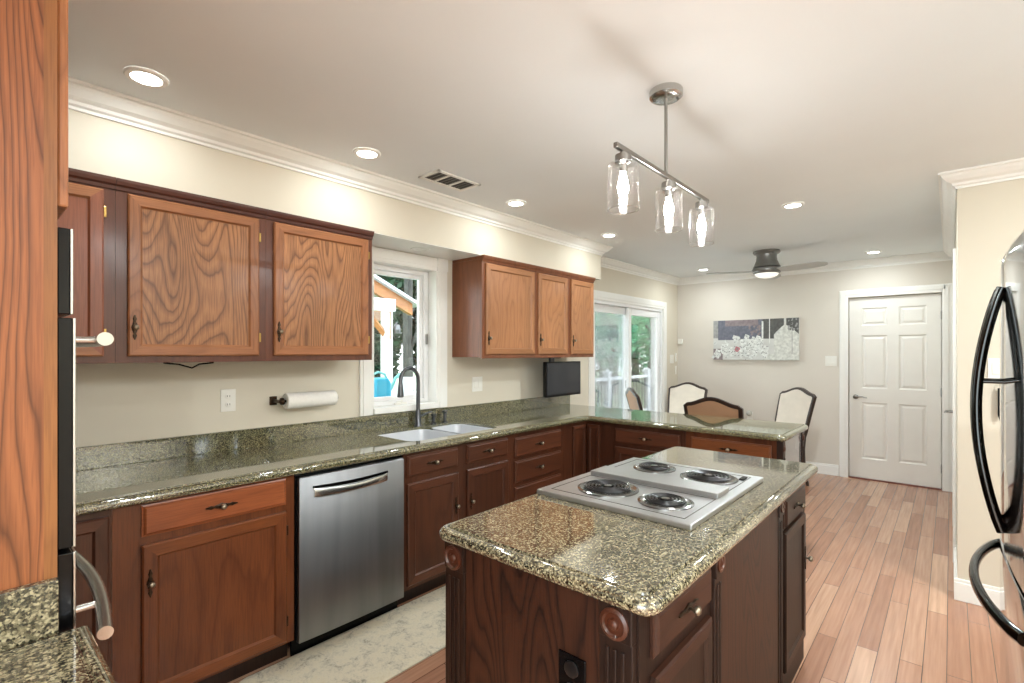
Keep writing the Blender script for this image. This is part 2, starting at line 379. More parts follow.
# left wall with window and slider openings
W0, W1, WZ0, WZ1 = 1.868, 2.418, 1.055, 2.06
D0, D1, DZ1 = 4.62, 6.35, 2.02
m = MB()
T = WX-.15
m.box(T, WX, -.5, W0, 0, CZ); m.box(T, WX, W0, W1, 0, WZ0); m.box(T, WX, W0, W1, WZ1, CZ)
m.box(T, WX, W1, D0, 0, CZ); m.box(T, WX, D0, D1, DZ1, CZ); m.box(T, WX, D1, WY+.15, 0, CZ)
struct(m.build('wall_left', 'wall'))
m = MB(); m.box(WX, -.882, WY, WY+.15, 0, CZ); m.box(-.882, -.067, WY, WY+.15, 2.065, CZ); m.box(-.067, .03, WY, WY+.15, 0, CZ)
m.box(-.882, -.067, WY+.10, WY+.15, 0, 2.065)
struct(m.build('wall_back', 'wall_pale'))
# right partition: stub face at Y=3.88 and side at X=.03 with a doorway
RX, RY = .03, 3.88
R0, R1 = 4.62, 5.48
m = MB(); m.box(RX, RX+.12, RY, R0, 0, CZ); m.box(RX, RX+.12, R0, R1, 2.065, CZ); m.box(RX, RX+.12, R1, WY+.15, 0, CZ); m.box(RX+.12, 3.2, RY, RY+.12, 0, CZ)
struct(m.build('wall_right', 'wall'))
m = MB(); m.box(WX-.15, -.62, -.65, -.5, 0, CZ); struct(m.build('wall_near', 'wall'))
m = MB(); m.box(2.6, 2.75, -3.2, RY, 0, CZ); struct(m.build('wall_far', 'wall'))
m = MB(); m.box(WX, SX, -.5, 4.235, 2.157, CZ); struct(m.build('wall_soffit', 'wall'))

struct(MB().box(WX+.001, SX-.001, 1.66, 2.575, 2.1535, 2.1568).build('soffit_glow_panel', 'trim'))  # added white panel standing in for window light on the soffit underside
def crown(path, name, drop=.09, out=.085):
    """path: list of (x,y) walked with the room on the LEFT"""
    prof = [(0, 0), (out, 0), (out, -.012), (out*.88, -.016), (out*.80, -.028), (out*.55, -.05), (out*.30, -.060), (out*.25, -.072), (out*.12, -.078), (out*.10, -drop), (0, -drop)]
    P = [Vector((x, y)) for x, y in path]; m = MB(); rings = []
    for i, p in enumerate(P):
        t0 = (P[i]-P[i-1]).normalized() if i else None; t1 = (P[i+1]-P[i]).normalized() if i < len(P)-1 else None
        n0 = Vector((-t0.y, t0.x)) if t0 else None; n1 = Vector((-t1.y, t1.x)) if t1 else None
        if n0 and n1: nn = (n0+n1); nn = nn/nn.dot(n0)
        else: nn = n0 or n1
        rings.append([(p.x+nn.x*o, p.y+nn.y*o, CZ+z) for o, z in prof])
    m.loft(rings); return struct(m.build(name, 'trim'))
crown([(RX, RY), (RX, WY), (WX, WY), (WX, 4.235), (SX, 4.235), (SX, -.5)], 'trim_1')
crown([(3.0, RY), (RX, RY), (RX, RY+.02)], 'trim_2')
def baseb(name, x0, x1, y0, y1):
    m = MB(); m.box(x0, x1, y0, y1, 0, .105); 
    cx = .006
    m.box(x0+(cx if x1-x0 < .05 else 0), x1, y0+(cx if y1-y0 < .05 else 0), y1, .105, .125)
    return struct(m.build(name, 'trim', bevel=.003))
baseb('baseboard_back', -2.87, -.975, WY-.015, WY); baseb('baseboard_stub', RX-.015, 3.0, RY-.015, RY)
baseb('baseboard_right', RX-.015, RX, RY, R0-.09)

# casings
def casing_x(name, u0, u1, z0, z1, kind, base, wd=.09, legs=True, outer_only=False):
    m = FMB(kind, base)
    for a, b in ((u0-wd, u0), (u1, u1+wd)):
        m.fbox(a, b, 0, .015, z0, z1+wd); 
        m.fbox(a+.012, b-.03, .015, .021, z0, z1+wd-.01)
    m.fbox(u0, u1, 0, .015, z1, z1+wd); m.fbox(u0-.03, u1+.03, .015, .021, z1+.03, z1+wd-.012)
    return m
# back door (door_1)
d1 = bpy.data.objects.new('door_1', None); C.objects.link(d1); d1.location = (-.475, WY, 0); struct(d1)
def six_panel(kind, base, u0, u1, z0, z1, parent):
    m = FMB(kind, base); wd = u1-u0
    sx = .115; mid = .10; pw = (wd-2*sx-mid)/2
    rows = [(z0+.22, z0+.86), (z0+1.02, z0+1.62), (z0+1.73, z0+1.93)]
    cols = [(u0+sx, u0+sx+pw), (u1-sx-pw, u1-sx)]
    # stiles and rails as a grid with panels sunk into it
    m.fbox(u0, cols[0][0], -.035, 0, z0, z1); m.fbox(cols[0][1], cols[1][0], -.035, 0, z0, z1); m.fbox(cols[1][1], u1, -.035, 0, z0, z1)
    zs = [z0]+[z for r in rows for z in r]+[z1]
    for c in cols:
        for i in range(0, len(zs), 2): m.fbox(c[0], c[1], -.035, 0, zs[i], zs[i+1])
        for r in rows:
            m.rings(c[0], c[1], r[0], r[1], [(0, 0), (.012, -.010), (.022, -.010), (.040, -.002), (.046, -.002)], cap0=False)
    return m.build('door_slab', 'doorw', parent)
slab = six_panel('y', WY+.03, -.876, -.073, .012, 2.06, d1)
casing_x('c', -.882, -.067, 0, 2.068, 'y', WY, .085).build('door_casing', 'trim', d1, bevel=.004)
m = MB(); m.box(-.882, -.067, WY+.0, WY+.09, 0, .010); m.build('threshold', flat('threshold_wood', (120, 58, 44), .4), d1)
def lever(kind, base, u, z, s, parent, ln=.11):
    m = FMB(kind, base); rings = []
    for r, h in ((.027, 0), (.027, .006), (.02, .011), (.010, .013), (.010, .045), (.0, .047)):
        rings.append([m.P(u+max(r, .0005)*math.cos(k*PI/8), h, z+max(r, .0005)*math.sin(k*PI/8)) for k in range(16)])
    m.loft(rings); m.tube([m.P(u, .04, z), m.P(u+s*.02, .046, z+.002), m.P(u+s*ln*.6, .046, z+.006), m.P(u+s*ln, .042, z-.004)], [.009, .009, .007, .005])
    return m.build('lever_handle', 'nickel', parent, smooth=True)
lever('y', WY+.03, -.815, .93, 1, d1)
for z in (.22, 1.02, 1.83): MB().box(-.076, -.068, WY+.005, WY+.03, z-.045, z+.045).build('hinge', 'nickel', d1, bevel=.003)
# side doorway door (door_2) in the right wall, seen edge on
d2 = bpy.data.objects.new('door_2', None); C.objects.link(d2); d2.location = (RX, 5.05, 0); struct(d2)
m = MB(); m.box(RX+.01, RX+.045, R0+.005, R1-.005, .012, 2.06); m.build('door_slab', 'doorw', d2)
m = MB()
for a, b in ((R0-.085, R0), (R1, R1+.085)): m.box(RX-.018, RX, a, b, 0, 2.15)
m.box(RX-.018, RX, R0, R1, 2.068, 2.15); m.build('door_casing', 'trim', d2, bevel=.004)
m = MB(); m.lathe((RX+.01, R1-.07, .955), [(.027, 0), (.027, -.006), (.02, -.012), (.011, -.014), (.011, -.05)], 'x', 16)
m.tube([(RX-.04, R1-.07, .955), (RX-.062, R1-.08, .955), (RX-.066, R1-.18, .955)], [.009, .009, .006]); m.build('lever_handle', 'nickel', d2, smooth=True)

# kitchen window (window_1)
w1 = bpy.data.objects.new('window_1', None); C.objects.link(w1); w1.location = (WX, (W0+W1)/2, WZ0); struct(w1)
m = MB()
for a, b in ((W0-.10, W0-.003), (W1+.003, W1+.10)):
    m.box(WX, WX+.016, a, b, 1.02, WZ1+.0); m.box(WX, WX+.022, a+.02, b-.02, 1.02, WZ1)
m.box(WX, WX+.016, W0, W1, WZ1, WZ1+.088); m.box(WX, WX+.020, W0, W1, WZ1+.02, WZ1+.07)
for a, b in ((W0-.10, W0), (W1, W1+.10)): m.box(WX, WX+.026, a, b, WZ1-.005, WZ1+.092)
m.build('window_casing', 'trim', w1, bevel=.003)
G = WX-.115
m = MB(); m.box(T, WX+.012, W0-.004, W0+.006, WZ0, WZ1); m.box(T, WX+.012, W1-.006, W1+.004, WZ0, WZ1); m.box(T, WX+.012, W0, W1, WZ1-.006, WZ1+.004)
m.box(T-.02, WX+.03, W0-.0, W1+.0, WZ0-.03, WZ0+.008); m.build('window_jamb', 'trim', w1)
m = MB(); fr = .04
m.box(G-.03, G+.03, W0+.006, W0+.03, WZ0+.008, WZ1-.006); m.box(G-.03, G+.03, W1-.045, W1-.006, WZ0+.008, WZ1-.006)
m.box(G-.03, G+.03, W0+.03, W1-.045, WZ0+.008, WZ0+.038); m.box(G-.03, G+.03, W0+.03, W1-.045, WZ1-.04, WZ1-.006)
m.build('window_frame', 'vinyl', w1, bevel=.004)
m = MB(); a, b, c, d = W0+.03, W1-.045, WZ0+.038, WZ1-.04
m.box(G-.02, G+.012, a, a+.03, c, d); m.box(G-.02, G+.012, b-.03, b, c, d); m.box(G-.02, G+.012, a+.03, b-.03, c, c+.03); m.box(G-.02, G+.012, a+.03, b-.03, d-.03, d)
m.build('sash', 'vinyl', w1, bevel=.004)
MB().box(G-.004, G, a+.02, b-.02, c+.02, d-.02).build('window_pane', 'glass', w1)
MB().box(G+.03, G+.045, W1-.034, W1-.018, 1.50, 1.58).build('window_latch', 'nickel', w1, bevel=.004)
m = MB(); m.box(G+.03, G+.048, 2.10, 2.20, WZ0+.008, WZ0+.022); m.tube([(G+.045, 2.15, WZ0+.02), (G+.06, 2.15, WZ0+.035), (G+.065, 2.10, WZ0+.03)], .006); m.build('crank_handle', 'plastic', w1, bevel=.002)
# sliding patio door (door_3)
d3 = bpy.data.objects.new('door_3', None); C.objects.link(d3); d3.location = (WX, (D0+D1)/2, 0); struct(d3)
casing_x('c', D0, D1, 0, DZ1, 'x', WX, .10).build('door_casing', 'trim', d3, bevel=.004)
m = MB(); m.box(T, WX, D0-.001, D0+.035, 0, DZ1); m.box(T, WX, D1-.035, D1+.001, 0, DZ1); m.box(T, WX, D0+.035, D1-.035, DZ1-.035, DZ1+.001); m.box(T, WX, D0+.035, D1-.035, 0, .03)
m.build('door_frame', 'vinyl', d3, bevel=.003)
def slide(y0, y1, x, name):
    m = MB(); s = .065
    m.box(x-.02, x+.02, y0, y0+s, .03, DZ1-.035); m.box(x-.02, x+.02, y1-s, y1, .03, DZ1-.035)
    m.box(x-.02, x+.02, y0+s, y1-s, .03, .14); m.box(x-.02, x+.02, y0+s, y1-s, DZ1-.12, DZ1-.035)
    o = m.build(name, 'vinyl', d3, bevel=.004)
    MB().box(x-.004, x+.004, y0+s-.01, y1-s+.01, .13, DZ1-.11).build('pane', 'glass', o); return o
dm = 5.50
sl = slide(D0+.035, dm+.04, WX-.095, 'fixed_door_panel'); sr = slide(dm-.04, D1-.035, WX-.045, 'sliding_door_panel')
MB().box(WX-.128, WX-.125, D0+.04, dm, .04, DZ1-.05).build('insect_screen', 'screen', d3)
m = MB(); m.tube([(WX-.02, D1-.07, 1.02), (WX+.015, D1-.07, 1.04), (WX+.015, D1-.07, 1.24), (WX-.02, D1-.07, 1.26)], .009); m.build('door_pull', 'vinyl', sr, smooth=True)
MB().box(WX-.075, WX-.055, dm-.035, dm-.015, 1.0, 1.1).build('door_pull', 'nickel', sl, bevel=.004)

# ------------------------------------------------------------------ ceiling fittings
def can_or_fill_lamp(x, y, e=7.0):
    a = bpy.data.lights.new('can_or_fill_lamp', 'AREA'); a.shape = 'DISK'; a.size = .09; a.energy = e; a.color = (.91, .985, 1)
    o = bpy.data.objects.new('can_or_fill_lamp', a); C.objects.link(o); o.location = (x, y, CZ-.014)
cans = [(-2.231, .475), (-2.235, 1.404), (-2.222, 2.548), (-2.222, 3.779), (-.817, 3.855), (-.586, 6.2), (-2.277, 6.12)]
where = ['nearest the tall oak cabinet at top left', 'above the dishwasher run, second along the left cove', 'between the air vent and the pendant shades', 'at the far corner of the soffit over the cupboards', 'right of the glass pendant', 'near the white door at the back', 'left of the ceiling fan by the back corner']
for k, (x, y) in enumerate([(a*1.02, b*1.02) for a, b in cans]):
    t = empty('recessed_light', (x, y, CZ-.008), 'lit round recessed ceiling light '+where[k], 'ceiling light', 'recessed lights in the flat ceiling')
    MB().lathe((x, y, CZ-.008), [(.050, .002), (.050, -.001), (.066, -.001), (.070, .004), (.070, .0075)], 'z', 28, cap=False).build('trim_ring', 'trim', t, smooth=True)
    MB().lathe((x, y, CZ-.008), [(.051, .003), (.051, .0065)], 'z', 28).build('diffuser', 'can', t)
    can_or_fill_lamp(x, y, 1.3 if x < -2 and y < 4.2 else (3.2 if y > 6 else 15))
for x, y in ((-.85, -.75), (-2.2, -.9), (.9, -.75), (.9, 1.0), (1.3, 2.6), (-.85, -2.2), (.9, -2.2), (2.0, 1.3)): can_or_fill_lamp(x, y, 21)   # unseen fill lamps added behind and beside the camera
t = empty('recessed_light', (-2.745, 2.143, 2.157-.006), 'small unlit recessed light in the soffit underside above the sink window', 'ceiling light')
MB().lathe((-2.745, 2.143, 2.151), [(.045, .002), (.045, -.001), (.066, -.001), (.07, .003), (.07, .0055)], 'z', 24, cap=False).build('trim_ring', 'trim', t, smooth=True)
MB().lathe((-2.745, 2.143, 2.151), [(.046, .003), (.046, .0055)], 'z', 24).build('lens', 'plastic', t)
# air vent
t = empty('air_vent', (-2.255, 1.99, CZ-.01), 'white rectangular ceiling air vent with grey slats beside the crown moulding', 'air vent')
m = MB(); x0, x1, y0, y1 = -2.36, -2.175, 1.825, 2.165
for a in ((x0, x1, y0, y0+.022), (x0, x1, y1-.022, y1), (x0, x0+.022, y0, y1), (x1-.022, x1, y0, y1)): m.box(*a, CZ-.010, CZ-.001)
m.box(x0, x1, y0+.10, y0+.112, CZ-.010, CZ-.001); m.box(x0, x1, y0+.21, y0+.222, CZ-.010, CZ-.001); m.build('frame', 'trim', t, bevel=.002)
MB().box(x0+.01, x1-.01, y0+.01, y1-.01, CZ-.0035, CZ-.0005).build('duct_backing', flat('duct_dark', (84, 84, 80), .7), t)
m = MB()
for i in range(11):
    yy = y0+.025+i*.028
    m.loft([[(x0+.02, yy, CZ-.009), (x0+.02, yy+.012, CZ-.004), (x0+.02, yy+.013, CZ-.004), (x0+.02, yy+.001, CZ-.009)], [(x1-.02, yy, CZ-.009), (x1-.02, yy+.012, CZ-.004), (x1-.02, yy+.013, CZ-.004), (x1-.02, yy+.001, CZ-.009)]])
m.build('slats', flat('vent_slat', (168, 168, 162), .5), t)
# pendant
px, py, pz = -.848, 1.881, 2.144
t = empty('pendant_light', (px, py, CZ), 'brushed chrome bar pendant with three seeded glass cylinder shades over the island', 'pendant light')
MB().lathe((px, py, CZ), [(.062, 0), (.064, -.004), (.064, -.026), (.056, -.032), (.02, -.033)], 'z', 32).build('canopy', 'steelp', t, smooth=True)
for a in (.6, 3.5): 
    MB().box(px+.045*math.cos(a)-.004, px+.045*math.cos(a)+.004, py+.045*math.sin(a)-.006, py+.045*math.sin(a)+.006, CZ-.036, CZ-.031).build('canopy_screw', 'slot', t)
MB().tube([(px, py, CZ-.03), (px, py, pz)], .0065, 12).build('stem', 'nickel', t, smooth=True)
bx = px-.002
MB().box(bx-.008, bx+.008, 1.487, 2.338, pz-.009, pz+.009).build('crossbar', 'nickel', t, bevel=.002)
for yy in (1.540, 1.911, 2.262):
    sx_ = bx
    MB().lathe((sx_, yy, pz), [(.010, -.009), (.010, -.019), (.028, -.021), (.029, -.046), (.021, -.050), (.015, -.054), (.015, -.080), (.010, -.082)], 'z', 24).build('socket', 'nickel', t, smooth=True)
    m = MB(); m.lathe((sx_, yy, pz), [(.024, -.048), (.047, -.050), (.052, -.055), (.0535, -.066), (.0535, -.208), (.0522, -.210)], 'z', 40, cap=False)
    sh = m.build('lamp_shade', 'shade', t, smooth=True)
    m = MB(); m.tube([(sx_+.053*math.cos(2*PI*q_/40), yy+.053*math.sin(2*PI*q_/40), pz-.2095) for q_ in range(41)], .0012, 6); m.build('glass_rim', 'lip', sh, smooth=True)
    MB().lathe((sx_, yy, pz), [(.009, -.080), (.012, -.095), (.017, -.115), (.0195, -.132), (.016, -.150), (.008, -.168), (.003, -.177)], 'z', 20).build('bulb', 'bulb', t, smooth=True)
# ceiling fan
fx, fy = -1.42, 5.56
t = empty('ceiling_fan', (fx, fy, CZ), 'grey low profile ceiling fan with three blades and a frosted dome light', 'ceiling fan')
MB().lathe((fx, fy, CZ), [(.125, 0), (.128, -.012), (.118, -.028), (.10, -.035), (.095, -.06), (.10, -.10), (.118, -.145), (.13, -.165), (.10, -.175)], 'z', 40).build('motor_housing', 'fan', t, smooth=True)
MB().lathe((fx, fy, CZ), [(.085, -.172), (.13, -.176), (.138, -.19), (.135, -.215), (.118, -.232), (.09, -.235)], 'z', 40).build('hub', 'fan', t, smooth=True)
MB().lathe((fx, fy, CZ), [(.112, -.233), (.10, -.252), (.07, -.268), (.03, -.276), (.002, -.277)], 'z', 32).build('light_dome', 'fanl', t, smooth=True)
for ang in (-15, 205, 95):
    a = math.radians(ang); ca, sa = math.cos(a), math.sin(a)
    def q(r, s_, z): return (fx+r*ca-s_*sa, fy+r*sa+s_*ca, CZ+z)
    m = MB(); st = [(.11, .045), (.18, .060), (.30, .068), (.44, .066), (.53, .056), (.57, .030), (.58, .006)]; k_ = .22
    m.loft([[q(r, -w_, -.203+w_*k_), q(r, w_, -.203-w_*k_), q(r, w_, -.211-w_*k_), q(r, -w_, -.211+w_*k_)] for r, w_ in st])
    m.build('blade', 'blade', t, bevel=.002)

# ------------------------------------------------------------------ wall cabinets
def wall_cab(y0, y1, dy0, dy1, label, fv, fh, fp, ff, md, hz=None, hu=None, ends=(False, False), hinge=True, name='wall_cabinet'):
    t = empty(name, (WX+.165, (y0+y1)/2, 1.395), label, 'cabinet')
    m = MB(); m.box(WX+.002, SX-.02, y0, y1, 1.403, 2.13); m.build('body', ff, t)
    m = FMB('x', SX-.02); m.fbox(y0, y1, 0, .018, 1.395, 1.425); m.fbox(y0, y1, 0, .018, 2.09, 2.135); m.fbox(y0, dy0+.012, 0, .018, 1.425, 2.09); m.fbox(dy1-.012, y1, 0, .018, 1.425, 2.09)
    m.build('face_frame', ff, t)
    m = MB()
    y1e = y1; y0e = y0
    prof = [(SX-.003, 2.110), (SX+.004, 2.112), (SX+.008, 2.125), (SX+.016, 2.132), (SX+.022, 2.146), (SX+.024, 2.156), (WX+.004, 2.156), (WX+.004, 2.131), (SX-.003, 2.131)]
    m.loft([[(x, y, z) for x, z in prof] for y in (y0e, y1e)])
    m.build('top_moulding', md, t)
    door('x', SX-.002, dy0, dy1, 1.424, 2.102, fv, fh, fp, t, fw=.052, handle=(dy0+.022, 1.545) if hu is None else hu, hinge=dy1+.004 if hinge else None)
    return t
wall_cab(-.20, .443, -.05, .404, 'shade-toned reddish oak wall cupboard door half hidden behind the wall oven handle', wood('rosy_shade_oak', (150, 90, 64), (82, 42, 29), amp=.8, contrast=.3), 'up_h', wood('rosy_shade_oak_panel', (140, 82, 57), (79, 41, 28), amp=.8, contrast=.3), 'up_f', 'up_d', hu=(-.02, 1.545))  # same oak, its redder tone paints the dimmer light in this corner
wall_cab(.444, 1.043, .483, 1.007, 'honey oak wall cupboard with bold cathedral grain, above the outlet', 'up_v', 'up_h', 'up_p', 'up_f', 'up_d')
wall_cab(1.044, 1.655, 1.08, 1.623, 'honey oak wall cupboard beside the sink window, above the paper towel roll', 'up_v', 'up_h', 'up_p', 'up_f', 'up_d')
wall_cab(2.579, 3.205, 2.612, 3.179, 'wide lit-toned pale oak wall cupboard just right of the sink window', 'rt_v', 'rt_h', 'rt_v', 'rt_f', 'rt_f', hinge=False)
wall_cab(3.206, 3.680, 3.232, 3.649, 'narrow lit-toned pale oak wall cupboard, the middle one right of the window', 'rt_v', 'rt_h', 'rt_v', 'rt_f', 'rt_f', hinge=False)
wall_cab(3.681, 4.100, 3.711, 4.079, 'narrow lit-toned pale oak wall cupboard at the end, over the small television', 'rt_v', 'rt_h', 'rt_v', 'rt_f', 'rt_f', hinge=False)
# thin cable under cupboards
m = MB(); m.tube([(-2.62, .62, 1.393), (-2.62, .68, 1.385), (-2.62, .73, 1.368), (-2.62, .76, 1.385), (-2.62, .82, 1.392)], .004, 6)
tag(m.build('cable', 'black', smooth=True), 'short black cable hooked under the honey oak wall cupboard', 'cable')

# ------------------------------------------------------------------ base cabinets, left run
BF = -2.289   # face frame plane; fronts project .019
def base_cab(kind, base, depth, u0, u1, label, ff, build, name='base_cabinet', z1=.872, toe=True, doff=.0):
    uc = (u0+u1)/2; loc = (base-depth/2, uc, 0) if kind == 'x' else (uc, base+depth/2, 0)
    t = empty(name, loc, label, 'cabinet')
    m = FMB(kind, base); m.fbox(u0, u1, -depth, -.018, .10, z1); m.fbox(u0, u1, -depth, -.07, 0.0, .10); m.build('body', ff, t)
    m = FMB(kind, base); m.fbox(u0, u1, -.078, -.069, 0.0, .098); m.build('toe_kick', 'is_f', t)
    build(t); return t
def frame(kind, base, u0, u1, holes, parent, mat, z0=.10, z1=.872):
    """face frame: stiles/rails around the openings"""
    m = FMB(kind, base); zs = sorted(set([z0, z1]+[z for h in holes for z in h[2:]]))
    m.fbox(u0, u1, -.018, 0, z0, z1)
    return m.build('face_frame', mat, parent)
dep = .60
def c_corner(t):
    frame('x', BF, .185, .383, [], t, 'lo_d'); door('x', BF, .19, .374, .125, .846, 'lo_d', 'lo_dh', 'lo_d', t, fw=.05)
base_cab('x', BF, dep, .185, .3825, 'shade-toned dark oak corner base cabinet with a full height door behind the oven handle', 'lo_d', c_corner)
def c_one(t):
    frame('x', BF, .384, 1.052, [], t, 'lo_v')
    drawer('x', BF, .470, 1.012, .742, .862, 'lo_hb', t); door('x', BF, .470, 1.012, .115, .712, 'lo_v', 'lo_h', 'lo_v', t, handle=(.495, .565), hinge=1.016)
base_cab('x', BF, dep, .384, 1.052, 'shade-toned oak base cabinet with orange toned drawer, left of the dishwasher', 'lo_v', c_one)
def c_sink(t):
    frame('x', BF, 1.668, 2.567, [], t, 'lo_d')
    for (a, b, hu) in ((1.688, 2.070, 2.045), (2.145, 2.530, 2.172)):
        drawer('x', BF, a, b, .735, .855, 'lo_dh', t); door('x', BF, a, b, .125, .70, 'lo_d', 'lo_dh', 'lo_d', t, handle=(hu, .50))
t = base_cab('x', BF, dep, 1.668, 2.567, 'shade-toned dark oak two door base cabinet under the white sink', 'lo_d', c_sink, z1=.66)
m = FMB('x', BF); m.fbox(1.668, 2.567, -.04, -.018, .66, .872); m.build('apron', 'lo_d', t)
def c_stack(t):
    frame('x', BF, 2.568, 3.20, [], t, 'lo_d')
    for z0, z1 in ((.70, .84), (.52, .675), (.335, .495), (.125, .31)): drawer('x', BF, 2.604, 3.15, z0, z1, 'lo_dh', t)
base_cab('x', BF, dep, 2.568, 3.20, 'shade-toned dark oak bank of four drawers right of the sink cabinet', 'lo_d', c_stack)
# corner carousel: two leaves meeting in the inside corner
PFY = 3.519  # peninsula face frame plane
t = empty('corner_cabinet', (-2.6, 3.8, 0), 'shade-toned dark oak inside corner base cabinet with two narrow leaves under the worktop bend', 'cabinet')
m = MB(); m.box(-2.89, BF, 3.201, 4.08, .10, .872); m.box(BF, -2.142, PFY, 4.08, .10, .872); m.box(-2.89, BF-.07, 3.201, 4.08, 0, .10); m.box(BF-.07, -2.142, PFY+.07, 4.08, 0, .1); m.build('body', 'lo_d', t)
door('x', BF, 3.315, 3.497, .125, .842, 'lo_d', 'lo_dh', 'lo_d', t, fw=.035); door('y', PFY, BF+.022, -2.150, .125, .842, 'lo_d', 'lo_dh', 'lo_d', t, fw=.035)
# peninsula cabinets
def c_p1(t):
    frame('y', PFY, -2.141, -1.436, [], t, 'lo_d'); drawer('y', PFY, -2.01, -1.475, .722, .835, 'lo_dh', t)
    door('y', PFY, -2.01, -1.475, .125, .69, 'lo_d', 'lo_dh', 'lo_d', t, handle=(-1.505, .62))
base_cab('y', PFY, .56, -2.141, -1.436, 'shade-toned dark oak peninsula cabinet next to the inside corner, drawer over door', 'lo_d', c_p1)
def c_p2(t):
    frame('y', PFY, -1.435, -.825, [], t, 'lo_v'); drawer('y', PFY, -1.395, -.868, .722, .835, 'lo_h', t)
    door('y', PFY, -1.395, -.868, .125, .69, 'lo_v', 'lo_h', 'lo_v', t, handle=(-.9, .62))
    MB().box(-.825, -.808, 3.52, 4.075, 0, .872).build('end_panel', flat('glare_end_panel', (140, 134, 132), .12, coat=.8), t)  # dark glossy panel greyed to carry daylight glare in its colour
    for yy in (3.50, 4.05):
        m = MB(); m.box(-.835, -.798, yy, yy+.06, 0, .872); 
        for s in (.012, .026, .040): m.box(-.798, -.794, yy+s, yy+s+.008, .05, .76)
        m.build('corner_post', 'is_f', t, bevel=.002)
        MB().lathe((-.798, yy+.03, .82), [(.026, 0), (.026, .004), (.018, .002), (.014, .006), (.005, .010)], 'x', 18).build('rosette', 'ros', t, smooth=True)
base_cab('y', PFY, .56, -1.435, -.825, 'shade-toned oak peninsula end cabinet with daylight glare coloured into its end panel', 'lo_v', c_p2)

# ------------------------------------------------------------------ worktops
def rounded(pts, rad, n=6):
    out = []; N_ = len(pts)
    for i, p in enumerate(pts):
        r = rad[i] if isinstance(rad, (list, tuple)) else rad
        p = Vector(p); a = (Vector(pts[i-1])-p).normalized(); b = (Vector(pts[(i+1) % N_])-p).normalized()
        if r <= 0: out.append(tuple(p)); continue
        c = p+(a+b)*r; s = p+a*r; e = p+b*r
        va = s-c; vb = e-c; a0 = math.atan2(va.y, va.x); a1 = math.atan2(vb.y, vb.x); d = (a1-a0+PI) % (2*PI)-PI
        for k in range(n+1): out.append((c.x+r*math.cos(a0+d*k/n), c.y+r*math.sin(a0+d*k/n)))
    return out
def inset(pts, d):
    out = []; n = len(pts)
    for i in range(n):
        p = Vector(pts[i]); a = (p-Vector(pts[i-1])); b = (Vector(pts[(i+1) % n])-p)
        a.normalize(); b.normalize(); n0 = Vector((-a.y, a.x)); n1 = Vector((-b.y, b.x)); q = n0+n1; q = q/q.dot(n0)
        out.append((p.x+q.x*d, p.y+q.y*d))
    return out
def slab(pts, zt=.915, zb=.873):
    """ccw outline; bullnose with a small step on top"""
    m = MB(); h = zt-zb; rings = [(.020, zb)]
    for k in range(9):
        a = -PI/2+PI*k/8; rings.append((.019-.019*math.cos(a), (zb+zt-.003)/2+(h-.003)/2*math.sin(a)))
    rings += [(.024, zt-.0030), (.027, zt-.0065), (.030, zt-.0065), (.0325, zt)]
    m.loft([[(x, y, z) for x, y in inset(pts, d)] for d, z in rings]); return m
isl = rounded([(-1.175, .965), (-.462, .965), (-.462, 2.715), (-1.175, 2.715)], .045)
tag(slab(isl).build('worktop', 'granite_i', smooth=True), 'speckled green granite island top with bullnose edge carrying the cooktop', 'worktop')
L = rounded([(-2.905, -.35), (-2.248, -.35), (-2.248, 3.465), (-.775, 3.465), (-.775, 4.17), (-2.905, 4.17)], [0, 0, .03, .05, .05, 0])
def evaluate_cut(o, cutters):
    for c in cutters:
        b = o.modifiers.new('cut', 'BOOLEAN'); b.operation = 'DIFFERENCE'; b.object = c; b.solver = 'EXACT'
    dg = bpy.context.evaluated_depsgraph_get(); dg.update()
    me = bpy.data.meshes.new_from_object(o.evaluated_get(dg)); o.modifiers.clear(); o.data = me
    for c in cutters: bpy.data.objects.remove(c)
wt = slab(L).build('worktop', 'granite', smooth=True)
bowls = [((-2.80, -2.36), (1.78, 2.215)), ((-2.80, -2.36), (2.245, 2.545))]
bl = [rounded([(x0, y0), (x1, y0), (x1, y1), (x0, y1)], .07, 6) for (x0, x1), (y0, y1) in bowls]
hole = rounded([(-2.80, 1.78), (-2.36, 1.78), (-2.36, 2.545), (-2.80, 2.545)], .07, 6)
evaluate_cut(wt, [MB().poly(hole, .8, 1.0).build('cutter', 'granite')])
tag(wt, 'long L shaped green granite worktop running along the left wall and out over the peninsula', 'worktop')
m = MB(); m.box(-2.908, -2.888, -.35, 4.15, .905, 1.018); m.build('backsplash', 'granite', wt, bevel=.003)
# sink
t = empty('sink', (-2.58, 2.16, .70), 'white double bowl undermount sink below the kitchen window', 'sink')
for k, b in enumerate(bl):
    m = MB(); m.loft([[(x, y, z) for x, y in inset(b, d)] for d, z in ((.0015, .8985), (.004, .900), (.010, .898), (.014, .888), (.022, .75), (.045, .712), (.07, .705))], cap0=False); 
    o = m.build('bowl', 'sink', t, smooth=True); cx = sum(p[0] for p in b)/len(b); cy_ = sum(p[1] for p in b)/len(b)
    MB().lathe((cx, cy_, .705), [(.04, .0), (.04, .003), (.028, .001)], 'z', 20).build('drain', 'chrome', t, smooth=True)
MB().box(-2.797, -2.363, 2.214, 2.246, .86, .893).build('divider', 'sink', t, bevel=.006)
